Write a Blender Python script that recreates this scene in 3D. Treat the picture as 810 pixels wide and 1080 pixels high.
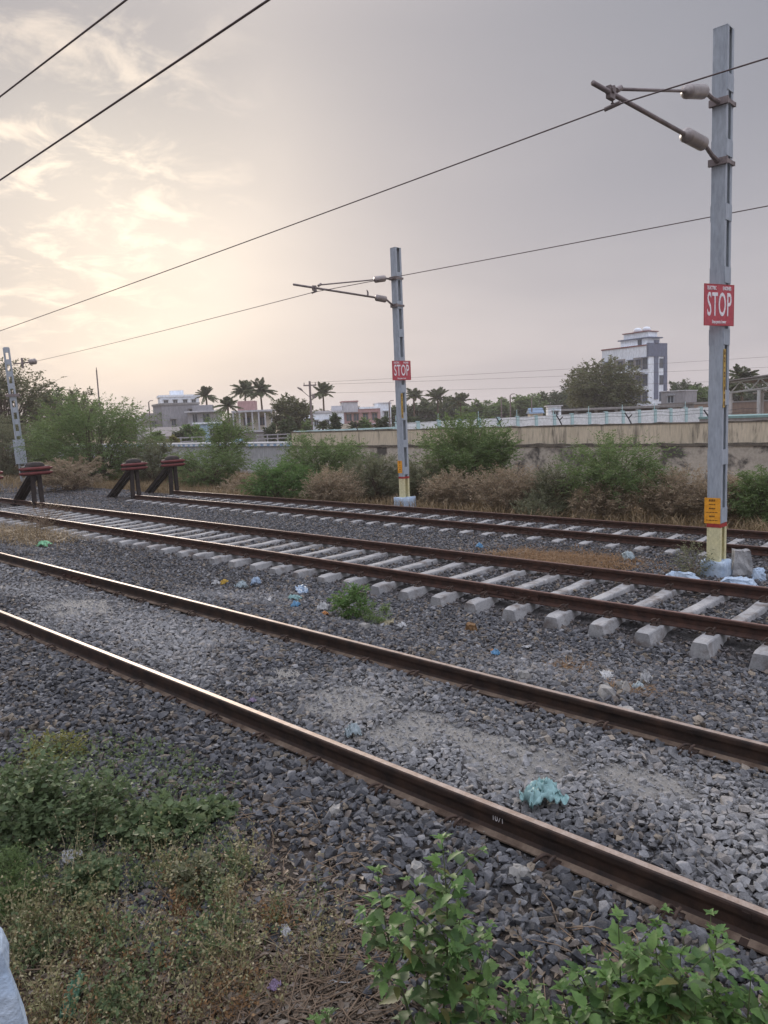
import bpy, math, random
import numpy as np
from mathutils import Vector, Matrix, Quaternion

sc = bpy.context.scene
for o in list(bpy.data.objects):
    bpy.data.objects.remove(o)
COL = sc.collection
rad = math.radians

# ------------------------------------------------------------------ camera
F_PX, PITCH, ROLL, YAW, CAM_Z = 800.57, 0.1238, 0.0405, 0.8024, 2.2002
W_PX, H_PX = 810.0, 1080.0
FW = np.array([math.sin(YAW)*math.cos(PITCH), math.cos(YAW)*math.cos(PITCH), -math.sin(PITCH)])
r_ = np.array([math.cos(YAW), -math.sin(YAW), 0.0]); u_ = np.cross(r_, FW)
RT = math.cos(ROLL)*r_ - math.sin(ROLL)*u_
UP = math.sin(ROLL)*r_ + math.cos(ROLL)*u_
C0 = np.array([0, 0, CAM_Z])
cd = bpy.data.cameras.new('camera'); cam = bpy.data.objects.new('camera', cd); COL.objects.link(cam)
cd.sensor_fit = 'VERTICAL'; cd.sensor_height = 36.0; cd.lens = 36.0*F_PX/H_PX
cd.clip_start = 0.05; cd.clip_end = 6000
m = Matrix.Identity(4)
for i in range(3):
    m[i][0] = RT[i]; m[i][1] = UP[i]; m[i][2] = -FW[i]; m[i][3] = C0[i]
cam.matrix_world = m
sc.camera = cam

# ------------------------------------------------------------------ light
SUN_AZ, SUN_EL = rad(26.7), rad(14.3)
SUN = Vector((math.sin(SUN_AZ)*math.cos(SUN_EL), math.cos(SUN_AZ)*math.cos(SUN_EL), math.sin(SUN_EL)))
sd = bpy.data.lights.new('sun', 'SUN'); so = bpy.data.objects.new('sun', sd); COL.objects.link(so)
sd.energy = 1.3; sd.angle = rad(14); sd.color = (1.0, 0.88, 0.76)
so.rotation_euler = SUN.to_track_quat('Z', 'Y').to_euler()
so.location = (0, 0, 40)

sc.view_settings.view_transform = 'Standard'
sc.view_settings.look = 'None'
sc.view_settings.exposure = 0.78
sc.view_settings.gamma = 1.0
sc.view_settings.use_curve_mapping = False

world = bpy.data.worlds.new('World'); sc.world = world; world.use_nodes = True
wt = world.node_tree; wt.nodes.clear()
def wn(t, **k):
    n = wt.nodes.new(t)
    for a, b in k.items(): setattr(n, a, b)
    return n
def wl(a, b): wt.links.new(a, b)
sky = wn('ShaderNodeTexSky', sky_type='NISHITA', sun_disc=False, sun_elevation=SUN_EL, sun_rotation=SUN_AZ,
         altitude=0, air_density=1.0, dust_density=4.0, ozone_density=1.0)
bg = wn('ShaderNodeBackground'); bg.inputs['Strength'].default_value = 0.1
wo = wn('ShaderNodeOutputWorld')
geo = wn('ShaderNodeTexCoord')
sep = wn('ShaderNodeSeparateXYZ'); wl(geo.outputs['Generated'], sep.inputs[0])
def wmath(op, a, b=None, clamp=False):
    n = wn('ShaderNodeMath', operation=op, use_clamp=clamp)
    for i, v in enumerate((a, b)):
        if v is None: continue
        if isinstance(v, (int, float)): n.inputs[i].default_value = v
        else: wl(v, n.inputs[i])
    return n.outputs[0]
def wvmath(op, a, b):
    n = wn('ShaderNodeVectorMath', operation=op)
    for i, v in enumerate((a, b)):
        if isinstance(v, tuple): n.inputs[i].default_value = v
        else: wl(v, n.inputs[i])
    return n
def wmix(f, a, b, mode='MIX'):
    n = wn('ShaderNodeMix', data_type='RGBA', blend_type=mode)
    if isinstance(f, (int, float)): n.inputs[0].default_value = f
    else: wl(f, n.inputs[0])
    for i, v in ((6, a), (7, b)):
        if isinstance(v, tuple): n.inputs[i].default_value = v
        else: wl(v, n.inputs[i])
    return n.outputs[2]
def wramp(f, stops):
    n = wn('ShaderNodeValToRGB'); wl(f, n.inputs[0])
    e = n.color_ramp.elements
    while len(e) > 1: e.remove(e[-1])
    e[0].position = stops[0][0]; e[0].color = stops[0][1]
    for p, c in stops[1:]:
        x = e.new(p); x.color = c
    n.color_ramp.interpolation = 'EASE'
    return n.outputs[0]
# cloud deck seen in perspective: direction divided by its height
zc = wmath('ADD', wmath('MAXIMUM', sep.outputs[2], 0.0), 0.16)
dv = wvmath('DIVIDE', geo.outputs['Generated'], (1, 1, 1))
cx = wmath('DIVIDE', sep.outputs[0], zc); cy = wmath('DIVIDE', sep.outputs[1], zc)
cmb = wn('ShaderNodeCombineXYZ'); wl(cx, cmb.inputs[0]); wl(cy, cmb.inputs[1])
def wnoise(scale, detail, rough, dist=0.0, off=(0, 0, 0)):
    mp = wn('ShaderNodeMapping'); wl(cmb.outputs[0], mp.inputs[0]); mp.inputs['Location'].default_value = off
    n = wn('ShaderNodeTexNoise'); wl(mp.outputs[0], n.inputs['Vector'])
    n.inputs['Scale'].default_value = scale; n.inputs['Detail'].default_value = detail
    n.inputs['Roughness'].default_value = rough; n.inputs['Distortion'].default_value = dist
    return n.outputs[0]
n_big = wnoise(0.55, 4, 0.5, 0.3, (3.1, 1.7, 0))
n_puff = wnoise(5.5, 7, 0.62, 0.5, (0.4, 5.2, 0))
sdot = wvmath('DOT_PRODUCT', geo.outputs['Generated'], tuple(SUN)).outputs['Value']
sdot = wmath('MAXIMUM', sdot, 0.0)
glow_w = wmath('POWER', sdot, 7.0)      # veil of cloud lit from behind by the low sun
glow_n = wmath('POWER', sdot, 36.0)
# overcast veil: grey, paler toward the horizon haze
horiz = wmath('POWER', wmath('SUBTRACT', 1.0, wmath('ABSOLUTE', sep.outputs[2])), 5.0, True)
veil = wmix(horiz, (2.05, 2.1, 2.36, 1), (3.5, 3.2, 3.34, 1))
lit = wmix(glow_w, veil, (3.9, 3.5, 3.45, 1))
lit = wmix(wmath('MULTIPLY', glow_n, 0.8), lit, (5.7, 5.15, 4.45, 1))
big = wramp(n_big, [(0.32, (0.90, 0.91, 0.93, 1)), (0.68, (1.07, 1.065, 1.055, 1))])
lit = wmix(1.0, lit, big, 'MULTIPLY')
# broken puffs on the sun side
pm = wramp(n_puff, [(0.45, (0, 0, 0, 1)), (0.68, (1, 1, 1, 1))])
puffs = wmix(pm, (0.62, 0.66, 0.74, 1), (1.17, 1.12, 1.06, 1))
away = wvmath('DOT_PRODUCT', geo.outputs['Generated'], (math.sin(rad(20.5))*math.cos(rad(20.5)), math.cos(rad(20.5))*math.cos(rad(20.5)), math.sin(rad(20.5)))).outputs['Value']
pz = wramp(away, [(0.945, (0, 0, 0, 1)), (0.999, (1, 1, 1, 1))])
pzf = wmath('MULTIPLY', pz, 1.0)
lit = wmix(pzf, lit, wmix(1.0, lit, puffs, 'MULTIPLY'))
# overcast sky is brightest overhead; boosted out of view to lift ground and foliage
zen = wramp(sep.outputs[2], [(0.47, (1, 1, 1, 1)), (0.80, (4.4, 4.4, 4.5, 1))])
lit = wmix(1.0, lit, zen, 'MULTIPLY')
anti = wramp(wmath('MULTIPLY', wvmath('DOT_PRODUCT', geo.outputs['Generated'], tuple(SUN)).outputs['Value'], -1.0), [(0.0, (1, 1, 1, 1)), (0.75, (2.1, 2.12, 2.2, 1))])   # added fill: unseen sky behind the camera brightened to lift camera-facing sides
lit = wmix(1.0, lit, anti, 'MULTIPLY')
band = wramp(sep.outputs[2], [(0.20, (1, 1, 1, 1)), (0.42, (0.78, 0.80, 0.83, 1)), (0.52, (1, 1, 1, 1))])   # a greyer cloud layer higher up
lit = wmix(1.0, lit, band, 'MULTIPLY')
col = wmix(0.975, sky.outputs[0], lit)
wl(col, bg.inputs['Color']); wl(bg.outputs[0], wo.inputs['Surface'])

sc.render.engine = 'CYCLES'
sc.cycles.use_denoising = True
sc.cycles.max_bounces = 6
sc.cycles.transparent_max_bounces = 8
sc.cycles.volume_bounces = 0

# ------------------------------------------------------------------ placing helpers (metres; x across the tracks, y along them)
def ray(px, py): return FW + RT*(px-405)/F_PX - UP*(py-540)/F_PX
def Gz(px, py, z):
    d = ray(px, py); return C0 + d*(z-C0[2])/d[2]
def Ad(px, py, dist):
    d = ray(px, py); return C0 + d*dist/math.hypot(d[0], d[1])
def Ax(px, py, X):
    d = ray(px, py); return C0 + d*X/d[0]
def Ay(px, py, Y):
    d = ray(px, py); return C0 + d*Y/d[1]

XA, XB, XC, XD, XE, XF = 3.3015, 5.0415, 8.2489, 9.9889, 14.3629, 16.1029
Z1, Z2, Z3 = 0.0, -0.104, -0.376

PX = [-900, -6, 0, 2.2, 2.7, 3.1, 3.3, 3.5, 3.8, 4.17, 4.55, 4.85, 5.04, 5.25, 5.75, 6.4, 7.4, 8.0, 8.25, 9.1, 10.0, 10.5, 11.3, 13.0, 13.9, 14.36, 16.1, 16.8, 18, 22, 28, 40, 900]
PZ = [-.3, -.3, -.3, -.20, -.145, -.150, -.18, -.17, -.150, -.145, -.150, -.17, -.18, -.165, -.20, -.38, -.44, -.42, -.355, -.335, -.335, -.38, -.5, -.60, -.585, -.575, -.57, -.68, -.85, -.9, -.9, -1.0, -1.0]
def vnoise(x, y, s, seed=0):
    # smooth value noise, vectorised
    x = np.asarray(x, float)/s; y = np.asarray(y, float)/s
    xi = np.floor(x).astype(np.int64); yi = np.floor(y).astype(np.int64)
    fx = x-xi; fy = y-yi; fx = fx*fx*(3-2*fx); fy = fy*fy*(3-2*fy)
    def h(a, b):
        n = (a*374761393 + b*668265263 + seed*982451653) & 0x7fffffff
        n = ((n ^ (n >> 13))*1274126177) & 0x7fffffff
        return ((n ^ (n >> 16)) & 0xffff)/65535.0
    return (h(xi, yi)*(1-fx)+h(xi+1, yi)*fx)*(1-fy) + (h(xi, yi+1)*(1-fx)+h(xi+1, yi+1)*fx)*fy
def gz(x, y):
    x = np.asarray(x, float); y = np.asarray(y, float)
    z = np.interp(x, PX, PZ)
    z = z+np.clip((y-6)/6, -.2, 1)*.075*np.clip(1-np.abs(x-7.6)/.75, 0, 1)   # ballast heaped higher against the far sleeper ends
    amp = np.where((x > 2.6) & (x < 17), 0.035, 0.07)
    intrack = ((x > 7.9) & (x < 10.4)) | ((x > 14) & (x < 16.5)) | ((x > 2.9) & (x < 5.4))
    amp = np.where(intrack, 0.015, amp)
    z = z + (vnoise(x, y, 0.7, 1)-.5)*amp + (vnoise(x, y, 2.3, 2)-.5)*amp*1.4
    return z
FP = [(370, 742, .42), (300, 716, .34), (440, 768, .36), (540, 797, .40), (480, 775, .25), (90, 640, .5), (690, 830, .25)]
FPW = [(*Gz(a, b, -.14)[:2], c) for a, b, c in FP]
def fine_patches(x, y):
    # trodden patches of pale stone dust between the nearest rails
    f = np.zeros_like(np.asarray(x, float))
    for cx_, cy_, r_f in FPW: f = np.maximum(f, np.exp(-(((x-cx_)/r_f)**2+((y-cy_)/(r_f*1.5))**2)))
    return np.clip((f+(vnoise(x, y, .22, 51)-.5)*.55-.42)/.22, 0, 1)
def g1(x, y): return float(gz(np.array([x]), np.array([y]))[0])

# ------------------------------------------------------------------ materials
def nmat(name): 
    mt = bpy.data.materials.new(name); mt.use_nodes = True
    return mt, mt.node_tree, mt.node_tree.nodes['Principled BSDF']
def N(t, kind, **k):
    n = t.nodes.new(kind)
    for a, b in k.items(): setattr(n, a, b)
    return n
def noise(t, scale, detail=5, rough=.55, vec=None, dist=0):
    n = N(t, 'ShaderNodeTexNoise'); n.inputs['Scale'].default_value = scale
    n.inputs['Detail'].default_value = detail; n.inputs['Roughness'].default_value = rough
    n.inputs['Distortion'].default_value = dist
    if vec is not None: t.links.new(vec, n.inputs['Vector'])
    return n.outputs[0]
def ramp(t, f, stops):
    n = N(t, 'ShaderNodeValToRGB'); t.links.new(f, n.inputs[0])
    e = n.color_ramp.elements
    while len(e) > 1: e.remove(e[-1])
    def c4(c): return (c, c, c, 1) if isinstance(c, (int, float)) else (*c, 1)
    e[0].position = stops[0][0]; e[0].color = c4(stops[0][1])
    for p, c in stops[1:]: e.new(p).color = c4(c)
    return n.outputs[0]
def mix(t, f, a, b, mode='MIX'):
    n = N(t, 'ShaderNodeMix', data_type='RGBA', blend_type=mode)
    if isinstance(f, (int, float)): n.inputs[0].default_value = f
    else: t.links.new(f, n.inputs[0])
    for i, v in ((6, a), (7, b)):
        if isinstance(v, tuple): n.inputs[i].default_value = v if len(v) == 4 else (*v, 1)
        else: t.links.new(v, n.inputs[i])
    return n.outputs[2]
def mth(t, op, a, b=0.0, clamp=False):
    n = N(t, 'ShaderNodeMath', operation=op, use_clamp=clamp)
    for i, v in enumerate((a, b)):
        if isinstance(v, (int, float)): n.inputs[i].default_value = v
        else: t.links.new(v, n.inputs[i])
    return n.outputs[0]
def pos(t): return N(t, 'ShaderNodeNewGeometry').outputs['Position']
def objc(t): return N(t, 'ShaderNodeTexCoord').outputs['Object']
def bump(t, b, h, strength=.4, dist=.02):
    n = N(t, 'ShaderNodeBump'); n.inputs['Strength'].default_value = strength; n.inputs['Distance'].default_value = dist
    t.links.new(h, n.inputs['Height']); t.links.new(n.outputs[0], b.inputs['Normal'])
def surf(name, c1, c2, scale=3.0, rough=.8, metal=0.0, spec=.3, bs=.3, bd=.01, fine=30.0, stain=None, stain_scale=1.2, stain_lo=.55, stain_hi=.75, stretch=None):
    mt, t, b = nmat(name)
    v = pos(t)
    if stretch:
        mp = N(t, 'ShaderNodeMapping'); t.links.new(v, mp.inputs[0]); mp.inputs['Scale'].default_value = stretch; v = mp.outputs[0]
    n1 = noise(t, scale, 6, .6, v)
    c = mix(t, ramp(t, n1, [(.35, 0), (.65, 1)]), c1, c2)
    n2 = noise(t, fine, 4, .6, v)
    c = mix(t, .5, c, ramp(t, n2, [(.3, .65), (.7, 1.3)]), 'MULTIPLY')
    if stain:
        n3 = noise(t, stain_scale, 6, .65, v, .3)
        c = mix(t, ramp(t, n3, [(stain_lo, 0), (stain_hi, 1)]), c, stain)
    t.links.new(c, b.inputs['Base Color'])
    b.inputs['Roughness'].default_value = rough; b.inputs['Metallic'].default_value = metal
    b.inputs['Specular IOR Level'].default_value = spec
    if bs: bump(t, b, n2, bs, bd)
    return mt
def leafmat(name, cols, trans=.35, rough=.55, spec=.3):
    """cols: list of colours picked at random leaf by leaf"""
    mt, t, b = nmat(name)
    ri = N(t, 'ShaderNodeNewGeometry').outputs['Random Per Island']
    k = len(cols)
    c = ramp(t, ri, [(i/max(1, k-1), cc) for i, cc in enumerate(cols)])
    c = mix(t, .7, c, ramp(t, noise(t, 34, 4, .65, pos(t)), [(.3, .62), (.7, 1.3)]), 'MULTIPLY')
    t.links.new(c, b.inputs['Base Color']); b.inputs['Roughness'].default_value = rough
    b.inputs['Specular IOR Level'].default_value = spec
    tr = N(t, 'ShaderNodeBsdfTranslucent'); t.links.new(c, tr.inputs['Color'])
    ms = N(t, 'ShaderNodeMixShader'); ms.inputs[0].default_value = trans
    t.links.new(b.outputs[0], ms.inputs[1]); t.links.new(tr.outputs[0], ms.inputs[2])
    t.links.new(ms.outputs[0], t.nodes['Material Output'].inputs['Surface'])
    return mt
M = {}
M['rust'] = surf('rusty_rail_steel', (.032, .018, .014), (.066, .032, .022), 9, .78, .0, .25, .25, .004, 60)
M['rust_b'] = surf('brown_rail_steel', (.016, .011, .009), (.048, .027, .018), 7, .72, .0, .3, .25, .004, 60)
M['foot'] = surf('dusty_rail_foot', (.075, .05, .036), (.20, .15, .11), 6, .9, 0, .2, .2, .004, 40)
M['run'] = surf('polished_rail_head', (.30, .225, .175), (.42, .35, .30), 14, .55, .65, .5, .06, .001, 90)
M['run_rust'] = surf('dull_rail_head', (.12, .062, .048), (.20, .11, .085), 8, .5, .15, .4, .15, .002, 60)
M['sleeper'] = surf('sleeper_concrete', (.25, .25, .25), (.36, .355, .345), 4, .9, 0, .2, .5, .006, 45, (.13, .105, .09), 4.2, .50, .70)
M['clip'] = surf('clip_steel', (.035, .024, .02), (.08, .05, .035), 20, .7, .3, .4, .2, .002, 80)
M['mast'] = surf('mast_grey_paint', (.30, .335, .37), (.38, .41, .44), 2.2, .55, 0, .35, .08, .002, 25, (.22, .21, .20), 2.5, .62, .8, (1, 1, .25))
M['mast_in'] = surf('mast_inside_paint', (.20, .22, .24), (.26, .28, .30), 2.2, .7, 0, .3, .08, .002, 25)
M['cream_paint'] = surf('cream_yellow_paint', (.58, .53, .30), (.66, .61, .37), 3, .6, 0, .35, .1, .002, 25, (.35, .28, .16), 5, .62, .8)
M['red_paint'] = surf('red_band_paint', (.28, .03, .03), (.38, .05, .04), 4, .6, 0, .3, .1, .002, 25)
M['white_base'] = surf('pale_blue_whitewash', (.33, .42, .53), (.46, .54, .62), 5, .9, 0, .2, .7, .02, 22, (.38, .42, .46), 6, .58, .8)
M['insul'] = surf('insulator_glaze', (.22, .19, .18), (.30, .26, .24), 6, .35, 0, .5, 0, .001, 25)
M['galv'] = surf('weathered_tube', (.16, .13, .125), (.24, .20, .19), 6, .55, .3, .4, .1, .002, 40)
M['wire'] = surf('wire_metal', (.09, .065, .06), (.13, .095, .09), 10, .5, .4, .4, 0)
M['sign'] = surf('sign_red', (.40, .055, .07), (.47, .08, .095), 6, .5, 0, .4, .05, .001, 30, (.30, .06, .07), 5, .6, .8)
M['sign_w'] = surf('sign_white', (.72, .68, .68), (.80, .76, .75), 8, .5, 0, .4, 0)
M['plate_y'] = surf('plate_orange', (.72, .30, .02), (.80, .36, .03), 8, .5, 0, .4, 0)
M['ink'] = surf('dark_ink', (.04, .02, .015), (.06, .03, .02), 8, .6, 0, .3, 0)
M['strip_y'] = surf('strip_ochre', (.42, .27, .06), (.50, .33, .09), 8, .6, 0, .3, 0)
M['buf_red'] = surf('buffer_red_paint', (.10, .022, .022), (.155, .036, .034), 6, .6, 0, .3, .2, .004, 35, (.07, .025, .02), 5, .55, .75)
M['buf_dark'] = surf('buffer_black_steel', (.022, .018, .018), (.045, .034, .03), 6, .7, .1, .3, .2, .004, 40)

# ------------------------------------------------------------------ mesh helpers
class MB:
    def __init__(s): s.v = []; s.f = []; s.m = []; s.M = Matrix.Identity(4)
    def add(s, vs, fs, mi=0):
        o = len(s.v)
        s.v += [tuple(s.M @ Vector(v)) for v in vs]
        s.f += [tuple(i+o for i in f) for f in fs]; s.m += [mi]*len(fs)
    def box(s, x0, x1, y0, y1, z0, z1, mi=0):
        vs = [(x, y, z) for z in (z0, z1) for y in (y0, y1) for x in (x0, x1)]
        s.add(vs, [(0, 2, 3, 1), (4, 5, 7, 6), (0, 1, 5, 4), (2, 6, 7, 3), (0, 4, 6, 2), (1, 3, 7, 5)], mi)
    def prism(s, prof, y0, y1, mi=None, ny=1):
        """profile in xz extruded along y; mi = per-edge material list"""
        n = len(prof); vs = []
        for k in range(ny+1):
            y = y0+(y1-y0)*k/ny
            vs += [(p[0], y, p[1]) for p in prof]
        o = len(s.v); s.v += [tuple(s.M @ Vector(v)) for v in vs]
        for k in range(ny):
            for i in range(n):
                j = (i+1) % n
                s.f.append((o+k*n+i, o+k*n+j, o+(k+1)*n+j, o+(k+1)*n+i)); s.m.append(mi[i] if mi else 0)
        s.f.append(tuple(o+i for i in range(n))[::-1]); s.m.append(mi[0] if mi else 0)
        s.f.append(tuple(o+ny*n+i for i in range(n))); s.m.append(mi[0] if mi else 0)
    def tube(s, path, r, n=8, mi=0, cap=True):
        P = [Vector(p) for p in path]; R = r if isinstance(r, (list, tuple)) else [r]*len(P)
        rings = []; ref = None
        for i, p in enumerate(P):
            d = (P[min(i+1, len(P)-1)]-P[max(i-1, 0)])
            if d.length < 1e-9: d = Vector((0, 0, 1))
            d.normalize()
            if ref is None: ref = Vector((0, 0, 1)) if abs(d.z) < .9 else Vector((1, 0, 0))
            a = d.cross(ref)
            if a.length < 1e-6: a = d.orthogonal()
            a.normalize(); b = d.cross(a)
            ref = b.cross(d) if False else ref
            rings.append([p+(a*math.cos(2*math.pi*k/n)+b*math.sin(2*math.pi*k/n))*R[i] for k in range(n)])
        vs = [v for rg in rings for v in rg]; fs = []
        for i in range(len(P)-1):
            for k in range(n):
                fs.append((i*n+k, i*n+(k+1) % n, (i+1)*n+(k+1) % n, (i+1)*n+k))
        if cap:
            fs.append(tuple(range(n))[::-1]); fs.append(tuple((len(P)-1)*n+k for k in range(n)))
        s.add(vs, fs, mi)
    def build(s, name, mats, parent=None, smooth=False, bevel=0):
        me = bpy.data.meshes.new(name); me.from_pydata(s.v, [], s.f)
        mats = mats if isinstance(mats, (list, tuple)) else [mats]
        for x in mats: me.materials.append(x)
        if len(mats) > 1: me.polygons.foreach_set('material_index', s.m)
        if smooth: me.polygons.foreach_set('use_smooth', [True]*len(me.polygons))
        me.update()
        o = bpy.data.objects.new(name, me); COL.objects.link(o)
        if parent is not None: o.parent = parent
        if bevel:
            b = o.modifiers.new('bevel', 'BEVEL'); b.width = bevel; b.segments = 2; b.limit_method = 'ANGLE'
        return o
def fastmesh(name, V, Q, mats, parent=None, smooth=False, mi=None):
    """V (n,3), Q (m,k) constant size faces"""
    V = np.ascontiguousarray(V, np.float32); Q = np.ascontiguousarray(Q, np.int32)
    me = bpy.data.meshes.new(name)
    me.vertices.add(len(V)); me.vertices.foreach_set('co', V.ravel())
    k = Q.shape[1]
    me.loops.add(Q.size); me.loops.foreach_set('vertex_index', Q.ravel())
    me.polygons.add(len(Q)); me.polygons.foreach_set('loop_start', np.arange(0, Q.size, k, dtype=np.int32))
    for x in (mats if isinstance(mats, (list, tuple)) else [mats]): me.materials.append(x)
    if mi is not None: me.polygons.foreach_set('material_index', np.asarray(mi, np.int32))
    me.polygons.foreach_set('use_smooth', np.full(len(Q), smooth))
    me.update(calc_edges=True); me.validate()
    o = bpy.data.objects.new(name, me); COL.objects.link(o)
    if parent is not None: o.parent = parent
    return o
def tag(o, label=None, cat=None, group=None, kind=None):
    if label: o['label'] = label
    if cat: o['category'] = cat
    if group: o['group'] = group
    if kind: o['kind'] = kind
    return o
def thing(name, label, cat, loc=(0, 0, 0), rz=0, group=None):
    o = bpy.data.objects.new(name, None); COL.objects.link(o); o.empty_display_size = .2
    o.location = tuple(float(v) for v in loc); o.rotation_euler = (0, 0, rz)
    return tag(o, label, cat, group, 'thing')
def dup(o, parent):
    c = o.copy(); COL.objects.link(c); c.parent = parent; return c
def dup_tree(o, parent=None):
    c = o.copy(); COL.objects.link(c); c.parent = parent
    for ch in list(o.children): dup_tree(ch, c)
    return c
def text_mesh(name, body, size, sx, mat, parent, M4, bold=0.0, spacing=1.0, extrude=.002):
    cu = bpy.data.curves.new(name, 'FONT'); cu.body = body; cu.size = size; cu.align_x = 'CENTER'; cu.align_y = 'CENTER'
    cu.extrude = extrude; cu.offset = bold; cu.space_character = spacing; cu.resolution_u = 4
    to = bpy.data.objects.new(name, cu); COL.objects.link(to)
    dg = bpy.context.evaluated_depsgraph_get(); dg.update()
    me = bpy.data.meshes.new_from_object(to.evaluated_get(dg))
    bpy.data.objects.remove(to); bpy.data.curves.remove(cu)
    me.transform(M4 @ Matrix.Diagonal((sx, 1, 1, 1)))
    me.materials.clear(); me.materials.append(mat)
    o = bpy.data.objects.new(name, me); COL.objects.link(o); o.parent = parent
    return o
def face_frame(origin, nrm):
    """matrix: x right, y up, z out of a vertical face with outward normal nrm"""
    n = Vector(nrm).normalized(); up = Vector((0, 0, 1)); x = up.cross(n).normalized()
    mt = Matrix((( x.x, up.x, n.x, origin[0]), (x.y, up.y, n.y, origin[1]), (x.z, up.z, n.z, origin[2]), (0, 0, 0, 1)))
    return mt

# ------------------------------------------------------------------ ground
xs = np.unique(np.concatenate([np.linspace(-900, -60, 8), np.linspace(-60, -6, 14), np.arange(3.4, 5, .06), np.arange(-6, 20, .16), np.arange(20, 45, 1.), np.linspace(45, 120, 16), np.linspace(120, 900, 14)]))
ys = np.unique(np.concatenate([np.linspace(-900, -60, 8), np.linspace(-60, -4, 12), np.arange(-4, 14, .16), np.arange(14, 46, .3), np.linspace(46, 140, 24), np.linspace(140, 900, 14)]))
GX, GY = np.meshgrid(xs, ys, indexing='ij')
GZ = gz(GX, GY)+.012*fine_patches(GX, GY)
nx, ny = len(xs), len(ys)
I = np.arange(nx*ny).reshape(nx, ny)
Q = np.stack([I[:-1, :-1], I[1:, :-1], I[1:, 1:], I[:-1, 1:]], -1).reshape(-1, 4)
mt, t, b = nmat('ground_soil')
P = pos(t); sx = N(t, 'ShaderNodeSeparateXYZ'); t.links.new(P, sx.inputs[0])
wob = mth(t, 'MULTIPLY', mth(t, 'SUBTRACT', noise(t, .9, 4, .6, P), .5), 2.2)
xw = mth(t, 'ADD', sx.outputs[0], wob)
nf = noise(t, 42, 5, .7, P); nm = noise(t, 7, 5, .6, P); nl = noise(t, .6, 5, .6, P)
grav = mix(t, ramp(t, nm, [(.35, 0), (.65, 1)]), (.035, .033, .033), (.085, .08, .078))
grav = mix(t, .8, grav, ramp(t, nf, [(.3, .45), (.7, 1.5)]), 'MULTIPLY')
soil = mix(t, ramp(t, nm, [(.35, 0), (.65, 1)]), (.055, .040, .028), (.13, .10, .072))
soil = mix(t, .6, soil, ramp(t, nf, [(.3, .5), (.7, 1.4)]), 'MULTIPLY')
dry = mix(t, ramp(t, nl, [(.35, 0), (.65, 1)]), (.15, .105, .062), (.24, .175, .105))
dry = mix(t, .6, dry, ramp(t, nf, [(.3, .55), (.7, 1.4)]), 'MULTIPLY')
a = mix(t, ramp(t, mth(t, 'MULTIPLY', mth(t, 'SUBTRACT', xw, 1.4), .5, True), [(.0, 0), (1, 1)]), soil, grav)
c = mix(t, mth(t, 'MULTIPLY', mth(t, 'SUBTRACT', xw, 16.9), .8, True), a, dry)
fin = mth(t, 'SUBTRACT', 1.0, mth(t, 'MULTIPLY', mth(t, 'ABSOLUTE', mth(t, 'SUBTRACT', sx.outputs[0], 4.15)), 1.25), True)
fa = N(t, 'ShaderNodeAttribute', attribute_name='fines')
sand = mix(t, .8, (.27, .26, .24), ramp(t, nf, [(.3, .65), (.7, 1.3)]), 'MULTIPLY')
c = mix(t, fa.outputs['Fac'], c, sand)
t.links.new(c, b.inputs['Base Color']); b.inputs['Roughness'].default_value = .95; b.inputs['Specular IOR Level'].default_value = .15
bump(t, b, nf, .9, .03)
M['ground'] = mt
g = fastmesh('ground', np.stack([GX, GY, GZ], -1).reshape(-1, 3), Q, mt, smooth=True)
fa_ = g.data.attributes.new('fines', 'FLOAT', 'POINT'); fa_.data.foreach_set('value', fine_patches(GX, GY).astype(np.float32).ravel())
tag(g, 'wide ground with gravel beds, soil and dry earth', 'ground', kind='structure')

# ------------------------------------------------------------------ ballast stones (uncountable): crushed rock hulls instanced on points
import bmesh
rng = np.random.default_rng(11)
stone_col = bpy.data.collections.new('crushed_stones')
mt, t, b = nmat('crushed_basalt')
at_ = N(t, 'ShaderNodeAttribute', attribute_type='INSTANCER', attribute_name='col')
oc = objc(t)
n1 = noise(t, 1.6, 5, .6, oc); n2 = noise(t, 9, 4, .65, oc)
c = mix(t, .75, at_.outputs['Color'], ramp(t, n1, [(.3, .6), (.7, 1.35)]), 'MULTIPLY')
c = mix(t, .5, c, ramp(t, n2, [(.3, .7), (.7, 1.3)]), 'MULTIPLY')
t.links.new(c, b.inputs['Base Color']); b.inputs['Roughness'].default_value = .82; b.inputs['Specular IOR Level'].default_value = .3
bump(t, b, n2, .35, .06)
M['stone'] = mt
NST = 14
for k in range(NST):
    bm = bmesh.new()
    ax = np.array([1, rng.uniform(.62, .95), rng.uniform(.42, .75)])
    pts = rng.normal(size=(11, 3)); pts /= np.linalg.norm(pts, axis=1)[:, None]
    pts *= ax*rng.uniform(.85, 1.1, (11, 1))*.5
    for p in pts: bm.verts.new(p)
    r = bmesh.ops.convex_hull(bm, input=bm.verts)
    for v in [v for v in bm.verts if not v.link_faces]: bm.verts.remove(v)
    bmesh.ops.bevel(bm, geom=list(bm.edges), offset=.012, segments=1, affect='EDGES')
    me = bpy.data.meshes.new('crushed_stone'); bm.to_mesh(me); bm.free(); me.materials.append(M['stone'])
    so_ = bpy.data.objects.new('crushed_stone', me); stone_col.objects.link(so_)

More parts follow.
